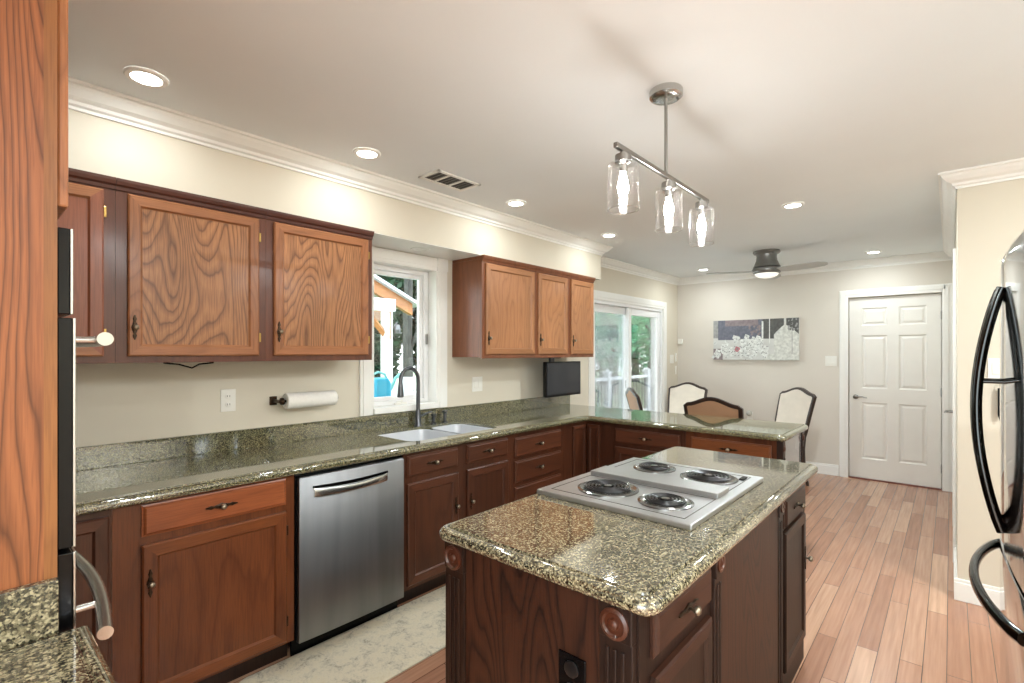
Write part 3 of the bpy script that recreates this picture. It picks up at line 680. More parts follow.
# faucet: gooseneck
t = empty('faucet', (-2.845, 2.17, .915), 'tall gunmetal gooseneck faucet with pull down spray head behind the sink', 'faucet')
fxx, fyy = -2.845, 2.20
t.location = (fxx, fyy, .915)
MB().lathe((fxx, fyy, .915), [(.027, 0), (.027, .008), (.02, .02), (.018, .10), (.014, .12)], 'z', 20).build('base', 'gun', t, smooth=True)
pts = [(fxx, fyy, 1.03), (fxx, fyy, 1.22)]
dirx, diry = .04, -1.0; R = .078
for k in range(1, 13):
    a = PI*k/12; s = R-R*math.cos(a); pts.append((fxx+dirx*s, fyy+diry*s, 1.24+R*math.sin(a)*1.15))
MB().tube(pts, .0145, 14).build('neck', 'gun', t, smooth=True)
ex, ey = fxx+dirx*2*R, fyy+diry*2*R
MB().lathe((ex, ey, 0), [(.013, 1.245), (.016, 1.22), (.023, 1.15), (.0235, 1.135), (.018, 1.13)], 'z', 18).build('spray_head', 'gun', t, smooth=True)
MB().tube([(fxx+.01, fyy+.01, .985), (fxx+.015, fyy+.045, .995), (fxx+.02, fyy+.11, 1.01)], [.008, .008, .006], 10).build('lever', 'gun', t, smooth=True)
for (x, y, h_, lab) in ((-2.85, 2.345, .055, 'low gunmetal soap dispenser pump right of the faucet'), (-2.85, 2.455, .07, 'gunmetal filtered water tap with horizontal lever at the right end of the sink')):
    t = empty('soap_dispenser' if h_ < .06 else 'filter_tap', (x, y, .915), lab, 'dispenser' if h_ < .06 else 'tap')
    MB().lathe((x, y, .915), [(.022, 0), (.022, .006), (.012, .012), (.012, h_), (.019, h_+.004), (.019, h_+.016), (.004, h_+.02)], 'z', 16).build('body', 'gun', t, smooth=True)
    MB().tube([(x, y, .925+h_), (x+.03, y-.02, .93+h_), (x+.07, y-.045, .922+h_)], [.007, .006, .005], 8).build('spout', 'gun', t, smooth=True)

# dishwasher
t = empty('dishwasher', (-2.58, 1.36, 0), 'stainless steel dishwasher with a pocket bar handle below the granite worktop', 'dishwasher')
MB().box(-2.88, BF-.01, 1.060, 1.660, .085, .868).build('tub', 'black', t)
m = MB(); rings = []
for i in range(9):
    u = i/8; y = 1.066+.590*u; bl_ = .006*math.sin(PI*u)
    rings.append([(BF-.005, y, .083), (BF+.022+bl_, y, .083), (BF+.024+bl_, y, .845), (BF+.016+bl_, y, .856), (BF-.005, y, .856)])
m.loft(rings); m.build('door', 'steel', t, smooth=True, bevel=.003)
m = MB(); m.box(BF-.06, BF-.045, 1.06, 1.66, .0, .08); m.build('kick_plate', 'black', t)
m = MB(); rings = []
for i in range(13):
    u = i/12; y = 1.135+.405*u; dz = -.014*math.sin(PI*u); o_ = .020*math.sin(PI*u)**.5+.008
    x = BF+.026; zc = .775
    rings.append([(x, y, zc-.022), (x+o_, y, zc-.020+dz*.2), (x+o_+.004, y, zc+dz*.6), (x+o_-.002, y, zc+.020+dz), (x+o_-.008, y, zc+.020+dz), (x, y, zc+.010+dz)])
m.loft(rings); m.build('handle', 'steelp', t, smooth=True)
m = MB(); rings = []
for i in range(13):
    u = i/12; y = 1.130+.415*u; dz = -.014*math.sin(PI*u)
    rings.append([(BF+.024, y, .796+dz), (BF+.0325, y, .796+dz), (BF+.0325, y, .806+dz*.5), (BF+.024, y, .806+dz*.5)])
m.loft(rings); m.build('pocket_shadow', 'black', t)  # black strip painting the shadow in the recess above the handle

# ------------------------------------------------------------------ island
t = empty('kitchen_island', (-.82, 1.84, 0), 'shade-toned dark oak kitchen island with fluted corner posts and carved rosettes', 'kitchen island')
IX0, IX1, IY0, IY1 = -1.135, -.519, 1.012, 2.66
m = MB(); m.box(IX0, IX1, IY0, IY1, .0, .872); m.build('body', 'is_f', t)
m = MB(); m.box(-1.066, -.612, 1.000, 1.012, .0, .872); m.build('end_panel', 'is_v', t)
def post_y(x0, x1):
    m = MB(); m.box(x0, x1, .992, 1.012, 0, .79); m.box(x0, x1, .988, 1.012, .79, .872)
    w_ = (x1-x0); 
    for k in range(3): 
        a = x0+w_*(.2+.23*k); m.box(a, a+w_*.13, .987, .992, .10, .77)
    m.build('fluted_post', 'is_f', t, bevel=.003)
    MB().lathe(((x0+x1)/2, .988, .829), [(.036, 0), (.036, -.005), (.028, -.008), (.024, -.003), (.014, -.004), (.011, -.010), (.003, -.013)], 'y', 24).build('rosette', 'ros', t, smooth=True)
post_y(-1.150, -1.067); post_y(-.610, -.524)
def post_x(y0, y1):
    m = MB(); m.box(IX1-.001, -.505, y0, y1, 0, .79); m.box(IX1-.001, -.500, y0, y1, .79, .872)
    w_ = y1-y0
    for k in range(2): m.box(-.505, -.501, y0+w_*(.25+.3*k), y0+w_*(.4+.3*k), .1, .77)
    m.build('fluted_post', 'is_f', t, bevel=.002)
    MB().lathe((-.500, (y0+y1)/2, .829), [(.026, 0), (.026, .005), (.019, .006), (.016, .002), (.006, .006), (.002, .009)], 'x', 20).build('rosette', 'ros', t, smooth=True)
post_x(1.445, 1.510); post_x(2.150, 2.215)
MB().box(IX1-.001, -.508, 1.511, 2.149, .0, .872).build('side_panel', 'is_v', t)
drawer('x', IX1, 1.064, 1.418, .735, .845, 'is_h', t); door('x', IX1, 1.064, 1.418, .13, .695, 'is_f', 'is_h', 'is_f', t, fw=.05)
drawer('x', IX1, 2.255, 2.612, .715, .838, 'is_h', t); door('x', IX1, 2.245, 2.612, .13, .70, 'is_f', 'is_h', 'is_f', t, fw=.05, handle=(2.588, .50))
t = empty('outlet_plate', (-.688, .998, .65), 'black double outlet plate on the dark end panel of the island', 'outlet')
MB().box(-.728, -.648, .994, .9995, .585, .705).build('plate', 'black', t, bevel=.003)
for z in (.672, .618):
    m = MB(); m.lathe((-.688, .994, z), [(.020, 0), (.020, -.003), (.017, -.004)], 'y', 20); m.build('socket', flat('socket_black', (18, 18, 19), .3, var=0), t, smooth=True)

# cooktop
t = empty('cooktop', (-.862, 1.81, .915), 'stainless four coil electric cooktop with a raised centre vent on the island', 'cooktop')
MB().box(-1.150, -.568, 1.435, 2.185, .9155, .933).build('base_plate', 'cook', t, bevel=.004)
for (y0, y1, nm) in ((1.475, 1.745, 0), (1.875, 2.145, 1)):
    m = MB(); a, b = -1.112, -.605
    for bb in ((a, b, y0, y0+.003), (a, b, y1-.003, y1), (a, a+.003, y0, y1), (b-.003, b, y0, y1)): m.box(*bb, .9330, .9342)
    m.build('pan_seam', 'slot', t)
m = MB(); m.box(-1.118, -.602, 1.752, 1.872, .932, .951); m.build('raised_vent', 'cook', t, bevel=.003)
m = MB(); m.box(-.63, -.612, 2.07, 2.12, .9332, .938); m.build('nameplate', 'black', t)
for (x, y, r, n) in ((-.952, 1.612, .096, 5), (-.722, 1.598, .076, 4), (-.968, 2.03, .074, 4), (-.730, 2.018, .094, 5)):
    d = MB().lathe((x, y, .933), [(r+.016, .0), (r+.016, .004), (r+.008, .007), (r, .003), (r*.6, .001), (.01, .001)], 'z', 40).build('drip_pan', 'chrome', t, smooth=True)
    pts = []; K = n*28; r0 = .024
    for i in range(K+1):
        a = 2*PI*i/28; rr = r0+(r-.006-r0)*i/K; pts.append((x+rr*math.cos(a), y+rr*math.sin(a), .944))
    MB().tube(pts, .0037, 8).build('coil', 'coil', d, smooth=True)
    MB().lathe((x, y, .933), [(.015, .006), (.015, .014), (.005, .0145)], 'z', 16).build('coil_medallion', 'chrome', d, smooth=True)

# ------------------------------------------------------------------ tall oven cabinet, ovens, near worktop
TX = -1.270; TF = .131
t = empty('oven_cabinet', (-1.62, -.18, 0), 'tall oak oven housing at the left edge with strong vertical grain', 'cabinet')
MB().box(TX-.018, TX, -.49, TF-.019, 0, 2.30).build('side_panel', 'tall_v', t)
m = MB(); m.box(-2.08, TX-.018, -.49, TF-.02, 1.70, 2.30); m.box(-2.08, TX-.018, -.49, TF-.02, 0, .55); m.box(-2.08, -2.062, -.49, TF-.02, .55, 1.70); m.build('body', 'tall_v', t)
m = FMB('y', TF)
m2 = MB(); m2.box(TX-.036, TX, TF-.019, TF, 0, 2.30); m2.box(-2.08, -2.044, TF-.019, TF, 0, 2.30); m2.box(-2.044, TX-.036, TF-.019, TF, 1.688, 1.72); m2.box(-2.044, TX-.036, TF-.019, TF, .55, .60)
m2.build('face_frame', 'tall_f', t)
for (a, b) in ((TX-.40, TX-.016), (-2.064, TX-.408)):
    m = MB(); m.box(a, b, TF+.001, TF+.018, 1.722, 2.24); d = m.build('door', 'up_v', t, bevel=.004)
m = MB(); m.box(-2.06, TX-.02, TF+.001, TF+.018, .10, .54); m.build('drawer', 'up_h', t, bevel=.004)
t = empty('wall_oven', (-1.67, .0, .60), 'black double wall oven seen edge on, with curved steel bar handles', 'oven')
MB().box(-2.04, TX-.040, -.40, TF+.002, .605, 1.684).build('body', 'black', t)
MB().box(-2.045, TX-.030, TF+.003, TF+.022, 1.515, 1.684).build('control_panel', 'black', t, bevel=.002)
for z0, z1 in ((1.055, 1.508), (.615, 1.045)):
    d = MB().box(-2.045, TX-.030, TF+.003, TF+.026, z0, z1).build('door', 'black', t, bevel=.002)
    MB().box(-2.045, TX-.029, TF+.026, TF+.0305, z0, z1).build('door_skin', 'steelp', d, bevel=.001)
    zc = z1-.04 if z0 > 1 else .858
    pts = []; 
    for i in range(17):
        u = i/16; x = -1.312-.70*u; pts.append((x, TF+.078+.030*math.sin(PI*u), zc))
    MB().tube(pts, .014, 16).build('handle', 'steelp', d, smooth=True)
    for x in (-1.48, -1.85): MB().tube([(x, TF+.028, zc), (x, TF+.098, zc)], .008, 10).build('handle_post', 'steelp', d, smooth=True)
MB().box(-2.045, TX-.029, TF+.022, TF+.0265, 1.515, 1.684).build('panel_skin', 'steelp', t, bevel=.001)
# near worktop to the right of the oven housing
nt = rounded([(-1.268, -.49), (-.72, -.49), (-.72, .178), (-1.268, .178)], [0, 0, .03, .0])
wn = slab(nt).build('worktop', 'granite_i', smooth=True); tag(wn, 'short granite worktop in the bottom left corner against the tall oven housing', 'worktop')
m = MB(); m.box(TX+.001, TX+.02, -.49, .131, .912, 1.015); m.build('backsplash', 'granite_i', wn, bevel=.003)
t = empty('base_cabinet', (-1.0, -.18, 0), 'oak base cabinet under the short granite worktop at bottom left', 'cabinet')
MB().box(-1.268, -.75, -.49, .13, .10, .872).build('body', 'lo_v', t); MB().box(-1.268, -.76, -.49, .06, 0, .10).build('toe_kick', 'dark', t)

# ------------------------------------------------------------------ fridge
FX = .137
t = empty('refrigerator', (.52, 2.05, 0), 'stainless french door refrigerator with long bowed handles at the right edge', 'refrigerator')
MB().box(FX+.06, FX+.74, 1.62, 2.48, .03, 1.72).build('body', flat('fridge_side', (120, 120, 122), .4), t)
def bow(y): # convex front
    u = (y-2.05)/.45; return FX-.022*(1-u*u)
def fdoor(y0, y1, z0, z1, name, topr=0):
    m = MB(); rings = []; n = 10
    zs = [z0, z0+.01] + ([z1-topr*(1-math.sin(k*PI/2/6)) for k in range(7)] if topr else [z1-.01, z1])
    ys = [y0+(y1-y0)*i/n for i in range(n+1)]
    R = []
    for z in zs:
        back = 0
        if topr and z > z1-topr: q_ = (z-(z1-topr))/topr; back = topr*.9*(1-math.sqrt(max(0, 1-q_*q_)))
        if z == z0: back = .006
        row = []
        for i, y in enumerate(ys):
            e = .008 if i in (0, n) else 0
            row.append((bow(y)+back+e, y, z))
        R.append(row+[(FX+.058, y1, z), (FX+.058, y0, z)])
    m.loft(R); return m.build(name, 'fridge', t, smooth=True)
dn = fdoor(1.60, 2.047, .86, 1.785, 'door', .085); df = fdoor(2.053, 2.50, .86, 1.785, 'door', .085); dd = fdoor(1.60, 2.50, .08, .852, 'drawer')
def vhandle(y, par):
    pts = []; n = 20
    for i in range(n+1):
        u = i/n; s = math.sin(PI*u)
        pts.append((bow(y)-.004-.054*s**.85, y, .922+.705*u))
    m = MB(); rings = []
    P_ = [Vector(p) for p in pts]
    for i, p in enumerate(P_):
        tt = (P_[min(i+1, n)]-P_[max(i-1, 0)]).normalized(); nn = Vector((0, 1, 0)).cross(tt).normalized()
        wv = .012+.004*math.sin(PI*i/n)
        rings.append([p+nn*(.0125*math.cos(k*PI/6))+Vector((0, 1, 0))*(wv*math.sin(k*PI/6)) for k in range(12)])
    m.loft(rings); h_ = m.build('handle', 'handle_dk', par, smooth=True)
    MB().tube([(bow(y)-.052, y, 1.355), (bow(y)+.001, y, 1.355)], .006, 10).build('handle_bracket', 'handle_dk', par, smooth=True)
vhandle(2.098, df); vhandle(2.002, dn)
pts = []; n = 24; P_ = []
for i in range(n+1):
    u = i/n; y = 1.66+.78*u; P_.append(Vector((bow(y)-.004-.058*math.sin(PI*u)**.7, y, .768)))
m = MB(); rings = []
for i, p in enumerate(P_):
    tt = (P_[min(i+1, n)]-P_[max(i-1, 0)]).normalized(); nn = Vector((0, 0, 1)).cross(tt).normalized()
    rings.append([p+nn*(.012*math.cos(k*PI/6))+Vector((0, 0, 1))*(.017*math.sin(k*PI/6)) for k in range(12)])
m.loft(rings); m.build('handle', 'handle_dk', dd, smooth=True)

# ------------------------------------------------------------------ small things on walls and counters
def plate_x(name, y, z, hw, hh, label, cat, kind):
    t = empty(name, (WX, y, z), label, cat)
    MB().box(WX+.0005, WX+.006, y-hw, y+hw, z-hh, z+hh).build('plate', 'plastic', t, bevel=.002)
    if kind == 'outlet':
        for dz in (-.022, .022):
            s = MB().lathe((WX+.006, y, z+dz), [(.016, 0), (.016, .002), (.015, .0025)], 'x', 16).build('socket', 'plastic', t, smooth=True)
            m = MB()
            for dy in (-.006, .006): m.box(WX+.0083, WX+.0092, y+dy-.0012, y+dy+.0012, z+dz-.004, z+dz+.006)
            m.build('slots', 'slot', s)
    else:
        for dy in kind: MB().box(WX+.006, WX+.010, y+dy-.016, y+dy+.016, z-.032, z+.032).build('rocker', 'plastic', t, bevel=.002)
    return t
plate_x('outlet_plate', .980, 1.182, .037, .060, 'white double outlet on the backsplash wall left of the paper towel', 'outlet', 'outlet')
plate_x('switch_plate', 2.851, 1.180, .058, .060, 'white two gang switch plate right of the kitchen window', 'light switch', (-.024, .024))
plate_x('switch_plate', 6.640, 1.347, .058, .060, 'white switch plate between the patio door and the back corner', 'light switch', (-.024, .024))
tag(MB().box(WX+.0005, WX+.014, 6.745, 6.775, 1.31, 1.43).build('door_sensor', 'plastic', bevel=.003), 'upper slim white wall remote by the back left corner', 'wall control')
tag(MB().box(WX+.0005, WX+.014, 6.745, 6.775, 1.13, 1.25).build('door_sensor', 'plastic', bevel=.003), 'lower slim white wall remote by the back left corner', 'wall control')
tag(MB().box(WX+.012, WX+.080, WY-.03, WY-.0005, 1.555, 1.63).build('motion_sensor', 'plastic', bevel=.008), 'small white motion sensor box high in the back left corner', 'sensor')
def plate_y(x, z, base, label):
    t = empty('switch_plate', (x, base, z), label, 'light switch')
    MB().box(x-.058, x+.058, base-.006, base-.0005, z-.060, z+.060).build('plate', 'plastic', t, bevel=.002)
    for dx in (-.024, .024): MB().box(x+dx-.016, x+dx+.016, base-.010, base-.006, z-.032, z+.032).build('rocker', 'plastic', t, bevel=.002)
plate_y(-1.052, 1.338, WY, 'white switch plate left of the white six panel door')
plate_y(.215, 1.347, RY, 'white switch plate on the wall beside the refrigerator handle')
m = MB(); m.box(.196, .214, RY-.03, RY-.02, 1.09, 1.24); m.loft([[(.196, RY-.03, 1.09), (.214, RY-.03, 1.09), (.214, RY-.02, 1.09), (.196, RY-.02, 1.09)], [(.204, RY-.027, 1.06), (.206, RY-.027, 1.06), (.206, RY-.023, 1.06), (.204, RY-.023, 1.06)]])
m.tube([(.205, RY-.025, 1.235), (.205, RY-.025, 1.27), (.205, RY-.001, 1.275)], .002, 6)
tag(m.build('key_strap', 'black'), 'dark strap hanging on the wall under the switch by the refrigerator', 'strap')
t = empty('plug_in_freshener', (-1.944, WY, .642), 'small round pale plug-in on the back wall seen just above the peninsula', 'plug-in')
MB().box(-1.981, -1.907, WY-.006, WY-.0005, .55, .67).build('outlet_plate', 'plastic', t, bevel=.002)
MB().ball((-1.944, WY-.035, .655), (.035, .028, .035), 16, 10).build('bottle', flat('frosted_grey', (190, 188, 180), .2), t, smooth=True)
# paper towel holder
ty0, ty1 = 1.255, 1.60; tz = 1.163; tx = WX+.085
t = empty('paper_towel_holder', (WX, 1.22, tz), 'dark bronze wall bracket and rod of the paper towel holder', 'paper towel holder')
m = MB(); m.box(WX+.001, WX+.012, 1.195, 1.235, tz-.025, tz+.025); m.box(WX+.012, WX+.095, 1.208, 1.226, tz-.009, tz+.009)
m.lathe((tx, 1.232, tz), [(.020, -.01), (.020, .008), (.008, .012)], 'y', 16); m.build('bracket', 'bronze', t, bevel=.003)
MB().tube([(tx, 1.22, tz), (tx, 1.558, tz)], .008, 10).build('rod', 'bronze', t, smooth=True)
MB().lathe((tx, 1.56, tz), [(.014, -.004), (.014, .006), (.004, .010)], 'y', 14).build('finial', 'bronze', t, smooth=True)
rl = MB().lathe((tx, 1.248, tz), [(.018, 0), (.018, .30), (.042, .30), (.045, .297), (.045, .003), (.042, 0), (.018, 0)], 'y', 32, cap=False)
tag(rl.build('paper_towel_roll', 'paper', smooth=True), 'white paper towel roll mounted on the wall left of the kitchen window', 'paper towel')
# television under the cabinet
t = empty('television', (-2.70, 3.69, 1.04), 'small black flat television mounted under the end wall cupboard', 'television')
m = MB(); m.box(-2.70, -2.662, 3.46, 4.00, 1.040, 1.355); m.build('casing', 'black', t, bevel=.004)
MB().box(-2.6625, -2.6605, 3.473, 3.987, 1.062, 1.343).build('screen', 'tv', t)
m = MB(); m.box(-2.78, -2.70, 3.62, 3.76, 1.15, 1.25); m.box(-2.79, -2.765, 3.66, 3.72, 1.15, 1.397); m.box(-2.83, -2.72, 3.62, 3.76, 1.386, 1.397); m.build('mount_arm', 'gun', t, bevel=.003)

# framed canvas print
t = empty('canvas_print', (-1.89, WY, 1.34), 'wide black and white canvas of garden flowers with one red bloom', 'picture')
CX0, CX1, CZ0, CZ1 = -2.395, -1.378, 1.342, 1.862
MB().box(CX0, CX1, WY-.038, WY-.001, CZ0, CZ1).build('canvas', flat('canvas_white', (208, 208, 204), .9), t)
cyy = WY-.0385
cw, ch = CX1-CX0, CZ1-CZ0
pal = {n_: flat('print_'+n_, c, .9, var=.12, scale=30) for n_, c in dict(slate=(112, 114, 126), dark=(98, 98, 96), mauve=(142, 130, 132), pale=(226, 228, 224), rose=(188, 128, 134), fence=(214, 215, 208), grey=(160, 160, 158)).items()}
m = MB(); names = list(pal)
lay = [0]
def patch(mat, pts):
    m.mi = names.index(mat); lay[0] += 1; e = lay[0]*.00002
    vs = [m.bm.verts.new((CX0+cw*u, cyy-e, CZ0+ch*v)) for u, v in pts]; m.face(vs)
def rect(mat, a, b, c, d): patch(mat, [(a, c), (b, c), (b, d), (a, d)])
def disc(mat, u, v, r, n=9):
    patch(mat, [(u+r*(1+.25*math.sin(3*k))*math.cos(2*PI*k/n), v+r*(1+.25*math.cos(2*k))*math.sin(2*PI*k/n)*cw/ch) for k in range(n)])
rect('slate', .06, .6, .5, 1); rect('mauve', .15, .55, .85, 1); rect('dark', .60, 1, .52, 1); rect('grey', 0, .06, .55, 1)
patch('fence', [(.73, .15), (1, .15), (1, .62), (.93, .75), (.85, .86), (.79, .75), (.73, .62)]); rect('pale', .59, .61, .45, .95); rect('pale', .675, .685, .4, 1); rect('fence', .84, .865, .2, 1)
rect('grey', .925, .932, .1, .8); rect('mauve', 0, .12, 0, .28); rect('pale', .34, .6, .2, .52); rect('fence', .6, 1, 0, .15)
rng = random.Random(3)
for _ in range(60): disc('dark' if rng.random() < .6 else 'grey', .88+.11*rng.random(), .72+.25*rng.random(), .012)
for _ in range(18): disc('mauve', .45+.13*rng.random(), .62+.22*rng.random(), .014)
for _ in range(70):
    u = rng.random()*.66; v = .05+rng.random()*.55*(1-.2*abs(u-.3)); r = .018+.02*rng.random()
    disc('pale', u, v, r); 
    for q_ in range(3): disc('grey', u+(rng.random()-.5)*r*1.4, v+(rng.random()-.5)*r*2.4, r*.22, 6)
for _ in range(30): disc('dark', rng.random()*.66, rng.random()*.4, .006, 6)
disc('rose', .305, .27, .035); disc('mauve', .305, .27, .014)
m.bm.faces.ensure_lookup_table()
o = m.build('print', [pal[k] for k in names], t)

# rug
rp = rounded([(-2.325, .80), (-1.845, .80), (-1.845, 2.45), (-2.325, 2.45)], .06)
t = MB(); t.loft([[(x, y, z) for x, y in inset(rp, d)] for d, z in ((0, .001), (0, .006), (.004, .009), (.012, .010))])
tag(t.build('rug', 'rug', smooth=True), 'cream and grey patterned runner rug in front of the dishwasher', 'rug')

# ------------------------------------------------------------------ chairs
def chair(loc, face, label):
    """local: front faces +y, back frame at y~0"""
    rz = math.atan2(-face[0], face[1])
    t = empty('dining_chair', loc, label, 'chair', 'dining chairs beyond the peninsula')
    def crest(u): # u -1..1 -> height
        a = abs(u); return .972+.060*(.5+.5*math.cos(PI*min(1, a/.92)))
    def lean(z): return -.13*max(0, (z-.45)/.55)**1.2
    n = 16
    def ringpath():
        L_ = []
        for i in range(7): z = .50+(.955-.50)*i/6; L_.append((-.215-.025*(i/6), z))
        for i in range(1, n): u = -1+2*i/n; L_.append((.243*u, crest(u)))
        for i in range(7): z = .955-(.955-.50)*i/6; L_.append((.24-.025*(i/6), z))
        return L_
    path = ringpath(); NP = len(path)
    def sec(i, off, d):
        x, z = path[i]; x0, z0 = path[i-1]; x1, z1 = path[(i+1) % NP]
        tx_, tz_ = x1-x0, z1-z0; l_ = math.hypot(tx_, tz_) or 1; nx, nz = tz_/l_, -tx_/l_
        xx, zz = x+nx*off, z+nz*off; return (xx, lean(zz)+d, zz)
    m = MB(); rings = []
    for i in range(NP): rings.append([sec(i, -.016, -.016), sec(i, -.016, .016), sec(i, 0, .022), sec(i, .018, .016), sec(i, .018, -.016), sec(i, 0, -.020)])
    rings.append(rings[0]); m.loft(rings, False, False); m.build('back_frame', 'cw', t, smooth=True)
    for d0, d1, mt, nm in ((.004, .020, 'cf', 'backrest'), (-.014, .003, 'ct', 'back_cover')):
        m = MB(); 
        m.loft([[sec(i, .004, d0) for i in range(NP)], [sec(i, .010, d1) for i in range(NP)]] if d0 > 0 else [[sec(i, .010, d0) for i in range(NP)], [sec(i, .004, d1) for i in range(NP)]])
        m.build(nm, mt, t)
    s = rounded([(-.23, .01), (.23, .01), (.26, .46), (-.26, .46)], .05)
    m = MB(); m.loft([[(x, y, z) for x, y in inset(s, d)] for d, z in ((.01, .42), (0, .44), (0, .475), (.02, .495), (.06, .503))]); m.build('seat', 'cf', t, smooth=True)
    m = MB(); m.loft([[(x, y, z) for x, y in inset(s, .012)] for z in (.37, .42)]); m.build('seat_rail', 'cw', t)
    for x, y in ((-.22, .42), (.22, .42)): MB().lathe((x, y, 0), [(.014, 0), (.016, .06), (.024, .30), (.028, .37)], 'z', 12).build('leg', 'cw', t, smooth=True)
    for sgn in (-1, 1):
        m = MB(); m.tube([(sgn*.21, -.06, 0), (sgn*.21, -.01, .20), (sgn*.215, .005, .40), (sgn*.215, lean(.52), .52)], [.016, .020, .022, .020], 10); m.build('leg', 'cw', t, smooth=True)
    return t, rz
# meshes must be built unrotated at the origin, then the thing is moved
ch0, _ = chair((0, 0, 0), (0, 1), 'x')
def place(src, loc, face, label, first=False):
    o = src if first else copy_tree(src)
    o.location = loc; o.rotation_euler = (0, 0, math.atan2(-face[0], face[1])); o['label'] = label; return o
CH = [((-1.574, 4.56, 0), (0, 1), 'dining chair showing its tan back with dark arched frame, close behind the peninsula'),
      ((-2.58, 6.27, 0), (0, -1), 'pale upholstered dining chair facing forward against the back wall beside the patio door'),
      ((-1.36, 6.20, 0), (-.6, -.8), 'pale upholstered dining chair turned at an angle, between the picture and the white door'),
      ((-2.57, 5.10, 0), (.74, .67), 'pale dining chair in front of the patio door glass, leftmost of the four')]
for k, (l_, f_, lab) in enumerate(CH): place(ch0, l_, f_, lab, k == 3) if False else None
objs = [copy_tree(ch0) for _ in range(3)]+[ch0]
for o, (l_, f_, lab) in zip(objs, CH):
    o.location = l_; o.rotation_euler = (0, 0, math.atan2(-f_[0], f_[1])); o['label'] = lab

# ------------------------------------------------------------------ outdoors
m = MB(); m.box(-40, WX-.15, -15, 40, -.5, -.3); g = m.build('ground', 'grass'); struct(g)
m = MB(); m.box(-5.7, WX-.16, 1.0, 16, -.3, -.08); struct(m.build('terrace', 'deck'))
t = empty('deck_railing', (-5.5, 8, -.08), 'white vinyl deck railing seen through the patio door', 'railing')
for k in range(6):
    y = 5.6+1.85*k
    m = MB(); m.box(-5.56, -5.44, y-.06, y+.06, -.08, 1.0); m.box(-5.58, -5.42, y-.08, y+.08, 1.0, 1.03); m.lathe((-5.5, y, 1.03), [(.07, 0), (.03, .04), (.002, .05)], 'z', 4); m.build('post', 'pv', t)
MB().box(-5.54, -5.46, 3.7, 15.0, .84, .90).build('rail', 'pv', t); MB().box(-5.54, -5.46, 3.7, 15.0, .05, .10).build('rail', 'pv', t)
for k in range(80):
    y = 3.75+k*.14; MB().box(-5.515, -5.485, y-.012, y+.012, .10, .84).build('baluster', 'gun', t)
# gabled pavilion
t = empty('garden_pavilion', (-7.3, 3.2, -.3), 'gabled cedar garden pavilion with white posts outside the kitchen window', 'pavilion')
ry, rz_ = 2.75, 3.42; ey_, ez_ = 5.45, 2.24
def roofslab(ya, za, yb, zb, x0, x1, th, mat, name, dz=0):
    m = MB(); m.loft([[(x, ya, za+dz), (x, yb, zb+dz), (x, yb, zb+dz-th), (x, ya, za+dz-th)] for x in (x0, x1)]); return m.build(name, mat, t)
roofslab(ry, rz_, ey_, ez_, -10.2, -6.95, .05, 'roofm', 'roof', .05); roofslab(ry, rz_, 2*ry-ey_, ez_, -10.2, -6.95, .05, 'roofm', 'roof', .05)
roofslab(ry, rz_, ey_-.12, ez_+.052, -7.15, -7.05, .20, 'cedar', 'rafter'); roofslab(ry, rz_, 2*ry-ey_+.12, ez_+.052, -7.15, -7.05, .2, 'cedar', 'rafter')
for k in range(4): roofslab(ry, rz_, ey_-.12, ez_+.052, -7.9-k*.7, -7.82-k*.7, .14, 'cedar', 'rafter')
MB().box(-7.08, -6.98, .6, 4.93, 2.13, 2.33).build('beam', 'pv', t)
MB().box(-10.0, -7.1, 4.78, 4.93, 1.98, 2.15).build('beam', 'cedar', t)
for x in (-7.08, -9.9):
    for y in (4.82, .70): MB().box(x-.07, x+.07, y-.07, y+.07, -.3, 2.13).build('post', 'pv', t)
m = MB(); m.tube([(-7.08, 4.80, 1.72), (-7.08, 4.42, 2.12)], .055, 4); m.build('brace', 'cedar', t)
m = MB(); m.tube([(-7.08, 4.84, 1.66), (-7.08, 4.84, 2.12)], .085, 4); m.build('brace', 'cedar', t)
m = MB(); m.lathe((-6.98, 4.96, 1.84), [(.05, -.08), (.06, -.02), (.045, .06), (.01, .08)], 'z', 12); m.tube([(-7.0, 4.9, 1.86), (-6.98, 4.96, 1.95), (-6.98, 4.96, 1.9)], .012, 6); m.build('lantern', 'gun', t)
# potting shelf outside the window with watering can
t = empty('potting_shelf', (-3.35, 2.2, -.08), 'white shelf just outside the kitchen window', 'shelf')
MB().box(-3.62, -3.10, 1.6, 3.0, 1.02, 1.052).build('top', 'pv', t)
for x in (-3.58, -3.14):
    for y in (1.64, 2.96): MB().box(x-.03, x+.03, y-.03, y+.03, -.08, 1.02).build('leg', 'pv', t)
t = empty('watering_can', (-3.36, 2.24, 1.053), 'turquoise plastic watering can with pale spout outside the kitchen window', 'watering can')
wx_, wy_ = -3.36, 2.22
b = rounded([(wx_-.06, wy_-.085), (wx_+.06, wy_-.085), (wx_+.06, wy_+.085), (wx_-.06, wy_+.085)], .04)
m = MB(); m.loft([[(wx_+(x-wx_)*s, wy_+(y-wy_)*s, z) for x, y in b] for s, z in ((.9, 1.055), (1, 1.07), (1.05, 1.13), (1.0, 1.20), (.8, 1.232), (.5, 1.242))]); m.build('tank', 'blue', t, smooth=True)
MB().tube([(wx_, wy_-.09, 1.19), (wx_, wy_-.07, 1.262), (wx_, wy_-.01, 1.285), (wx_, wy_+.05, 1.268), (wx_, wy_+.075, 1.21)], .010, 10).build('handle', 'teal', t, smooth=True)
MB().tube([(wx_, wy_+.08, 1.12), (wx_, wy_+.12, 1.17), (wx_, wy_+.15, 1.23), (wx_, wy_+.20, 1.262)], [.02, .015, .013, .016], 12).build('spout', 'teal', t, smooth=True)
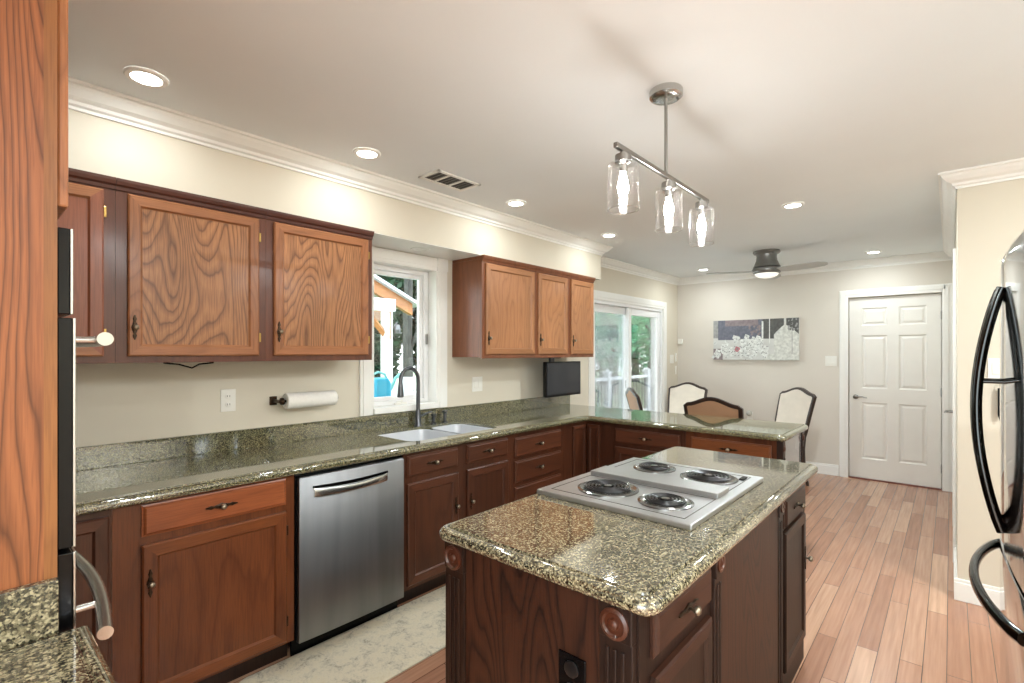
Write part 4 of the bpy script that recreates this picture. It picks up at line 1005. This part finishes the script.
m = MB(); m.lathe((-3.38, 2.50, 1.053), [(.045, 0), (.058, .16), (.062, .165), (.062, .18), (.05, .18), (.045, .05)], 'z', 20); tag(m.build('plant_pot', 'pv', smooth=True), 'tall white pot behind the faucet outside the kitchen window', 'pot')
m = MB(); rng = random.Random(5)
for _ in range(90):
    x, y = -3.20+.045*rng.uniform(-1, 1), 2.14+.12*rng.uniform(-1, 1); z = 1.056+.03*rng.random(); a = rng.random()*6.3
    m.face([m.bm.verts.new(p) for p in ((x, y, z), (x+.018*math.cos(a), y+.018*math.sin(a), z+.012), (x+.03*math.cos(a+.4), y+.03*math.sin(a+.4), z+.006), (x+.018*math.cos(a+.8), y+.018*math.sin(a+.8), z+.01))])
tag(m.build('herb_sprigs', 'lf2'), 'low green sprigs in front of the watering can', 'plant')
# trees
def leaf_mesh(name, mat, n, seed, rx=1.42, rz2=3.8, cz=4.0, ls=.2):
    rng = random.Random(seed); me = bpy.data.meshes.new(name); V = []; F = []
    for i in range(n):
        while True:
            p = Vector((rng.uniform(-1, 1), rng.uniform(-1, 1), rng.uniform(-1, 1)))
            if .25 < p.length < 1: break
        # clumped crown
        q = Vector((p.x*rx*(1+.15*math.sin(5*p.z+seed)), p.y*rx*(1+.15*math.cos(4*p.z)), cz+p.z*rz2))
        a = Vector((rng.gauss(0, 1), rng.gauss(0, 1), rng.gauss(0, .6))).normalized(); b = a.cross(Vector((rng.gauss(0, 1), rng.gauss(0, 1), rng.gauss(0, 1)))).normalized()
        s = ls*rng.uniform(.6, 1.3); k = len(V)
        V += [q-a*s*.5, q+b*s*.26, q+a*s*.5, q-b*s*.26]; F.append((k, k+1, k+2, k+3))
    me.from_pydata([tuple(v) for v in V], [], F); me.materials.append(M[mat]); return me
fol = [leaf_mesh('foliage', 'lf1', 12500, 1, ls=.27), leaf_mesh('foliage', 'lf2', 6000, 2), leaf_mesh('foliage', 'lf3', 4200, 3, 1.42, 3.4, 4.2)]
def trunk_mesh(seed):
    rng = random.Random(seed); m = MB(); m.tube([(0, 0, 0), (.05, .02, 1.5), (-.05, .04, 3.5), (.02, 0, 6.5)], [.24, .19, .15, .06], 12)
    for k in range(7):
        a = rng.random()*6.3; z = 1.2+k*.6; m.tube([(0, 0, z), (.8*math.cos(a), .8*math.sin(a), z+.8), (1.5*math.cos(a), 1.5*math.sin(a), z+1.7)], [.06, .04, .015], 6)
    o = m.build('trunk', 'bark', origin=(0, 0, 0)); me = o.data; bpy.data.objects.remove(o); return me
tr_m = [trunk_mesh(11), trunk_mesh(12)]
kinds = ['dark green tree', 'mid green tree', 'bright green tree']
spots = [(-9.6, 7.15, 0), (-10.5, 11.0, 1), (-10.5, 14.6, 2), (-10.5, 18.2, 2), (-10.5, 21.8, 2), (-10.5, 25.4, 1),
         (-14.1, 5.4, 0), (-14.1, 9.0, 0), (-14.1, 12.6, 0), (-14.1, 16.2, 1), (-14.1, 19.8, 2), (-14.1, 23.4, 1), (-14.1, 27.0, 1),
         (-17.7, 7.2, 0), (-17.7, 10.8, 0), (-17.7, 14.4, 0), (-17.7, 18.0, 1), (-17.7, 21.6, 1), (-17.7, 25.2, 1), (-21.3, 9.0, 0), (-21.3, 12.6, 0)]
plc = ['with bare trunk right of the pavilion post', 'in the front row beside the pavilion', 'in the front row at the left door frame', 'in the front row behind the screen panel', 'in the front row filling the right door pane', 'at the far right end of the front row',
       'hidden mostly by the pavilion roof', 'just behind the bare trunk in the window', 'in the second row between window and patio door', 'in the second row behind the screen panel', 'in the second row behind the right door pane', 'in the second row at the right door frame', 'at the far right end of the second row',
       'in the third row behind the pavilion post', 'in the third row, right edge of the window', 'in the third row beyond the railing', 'in the third row behind the screen panel', 'in the third row behind the right pane', 'at the far right end of the third row', 'furthest back, left in the kitchen window', 'furthest back, right in the kitchen window']
for (x, y, k), pl in zip(spots, plc):
    r = empty('garden_tree', (x, y, -.3), kinds[k]+' '+pl, 'tree', 'trees beyond the deck', rz=x+y)
    s = .92+.14*random.random()
    a = bpy.data.objects.new('foliage', fol[k]); a.parent = r; C.objects.link(a); b = bpy.data.objects.new('trunk', tr_m[k % 2]); b.parent = r; C.objects.link(b)
    r.scale = (s, s, s*1.05)
    if y == 7.15: a.location = (0, 0, 3.6); b.scale = (.62, .62, 1.4)
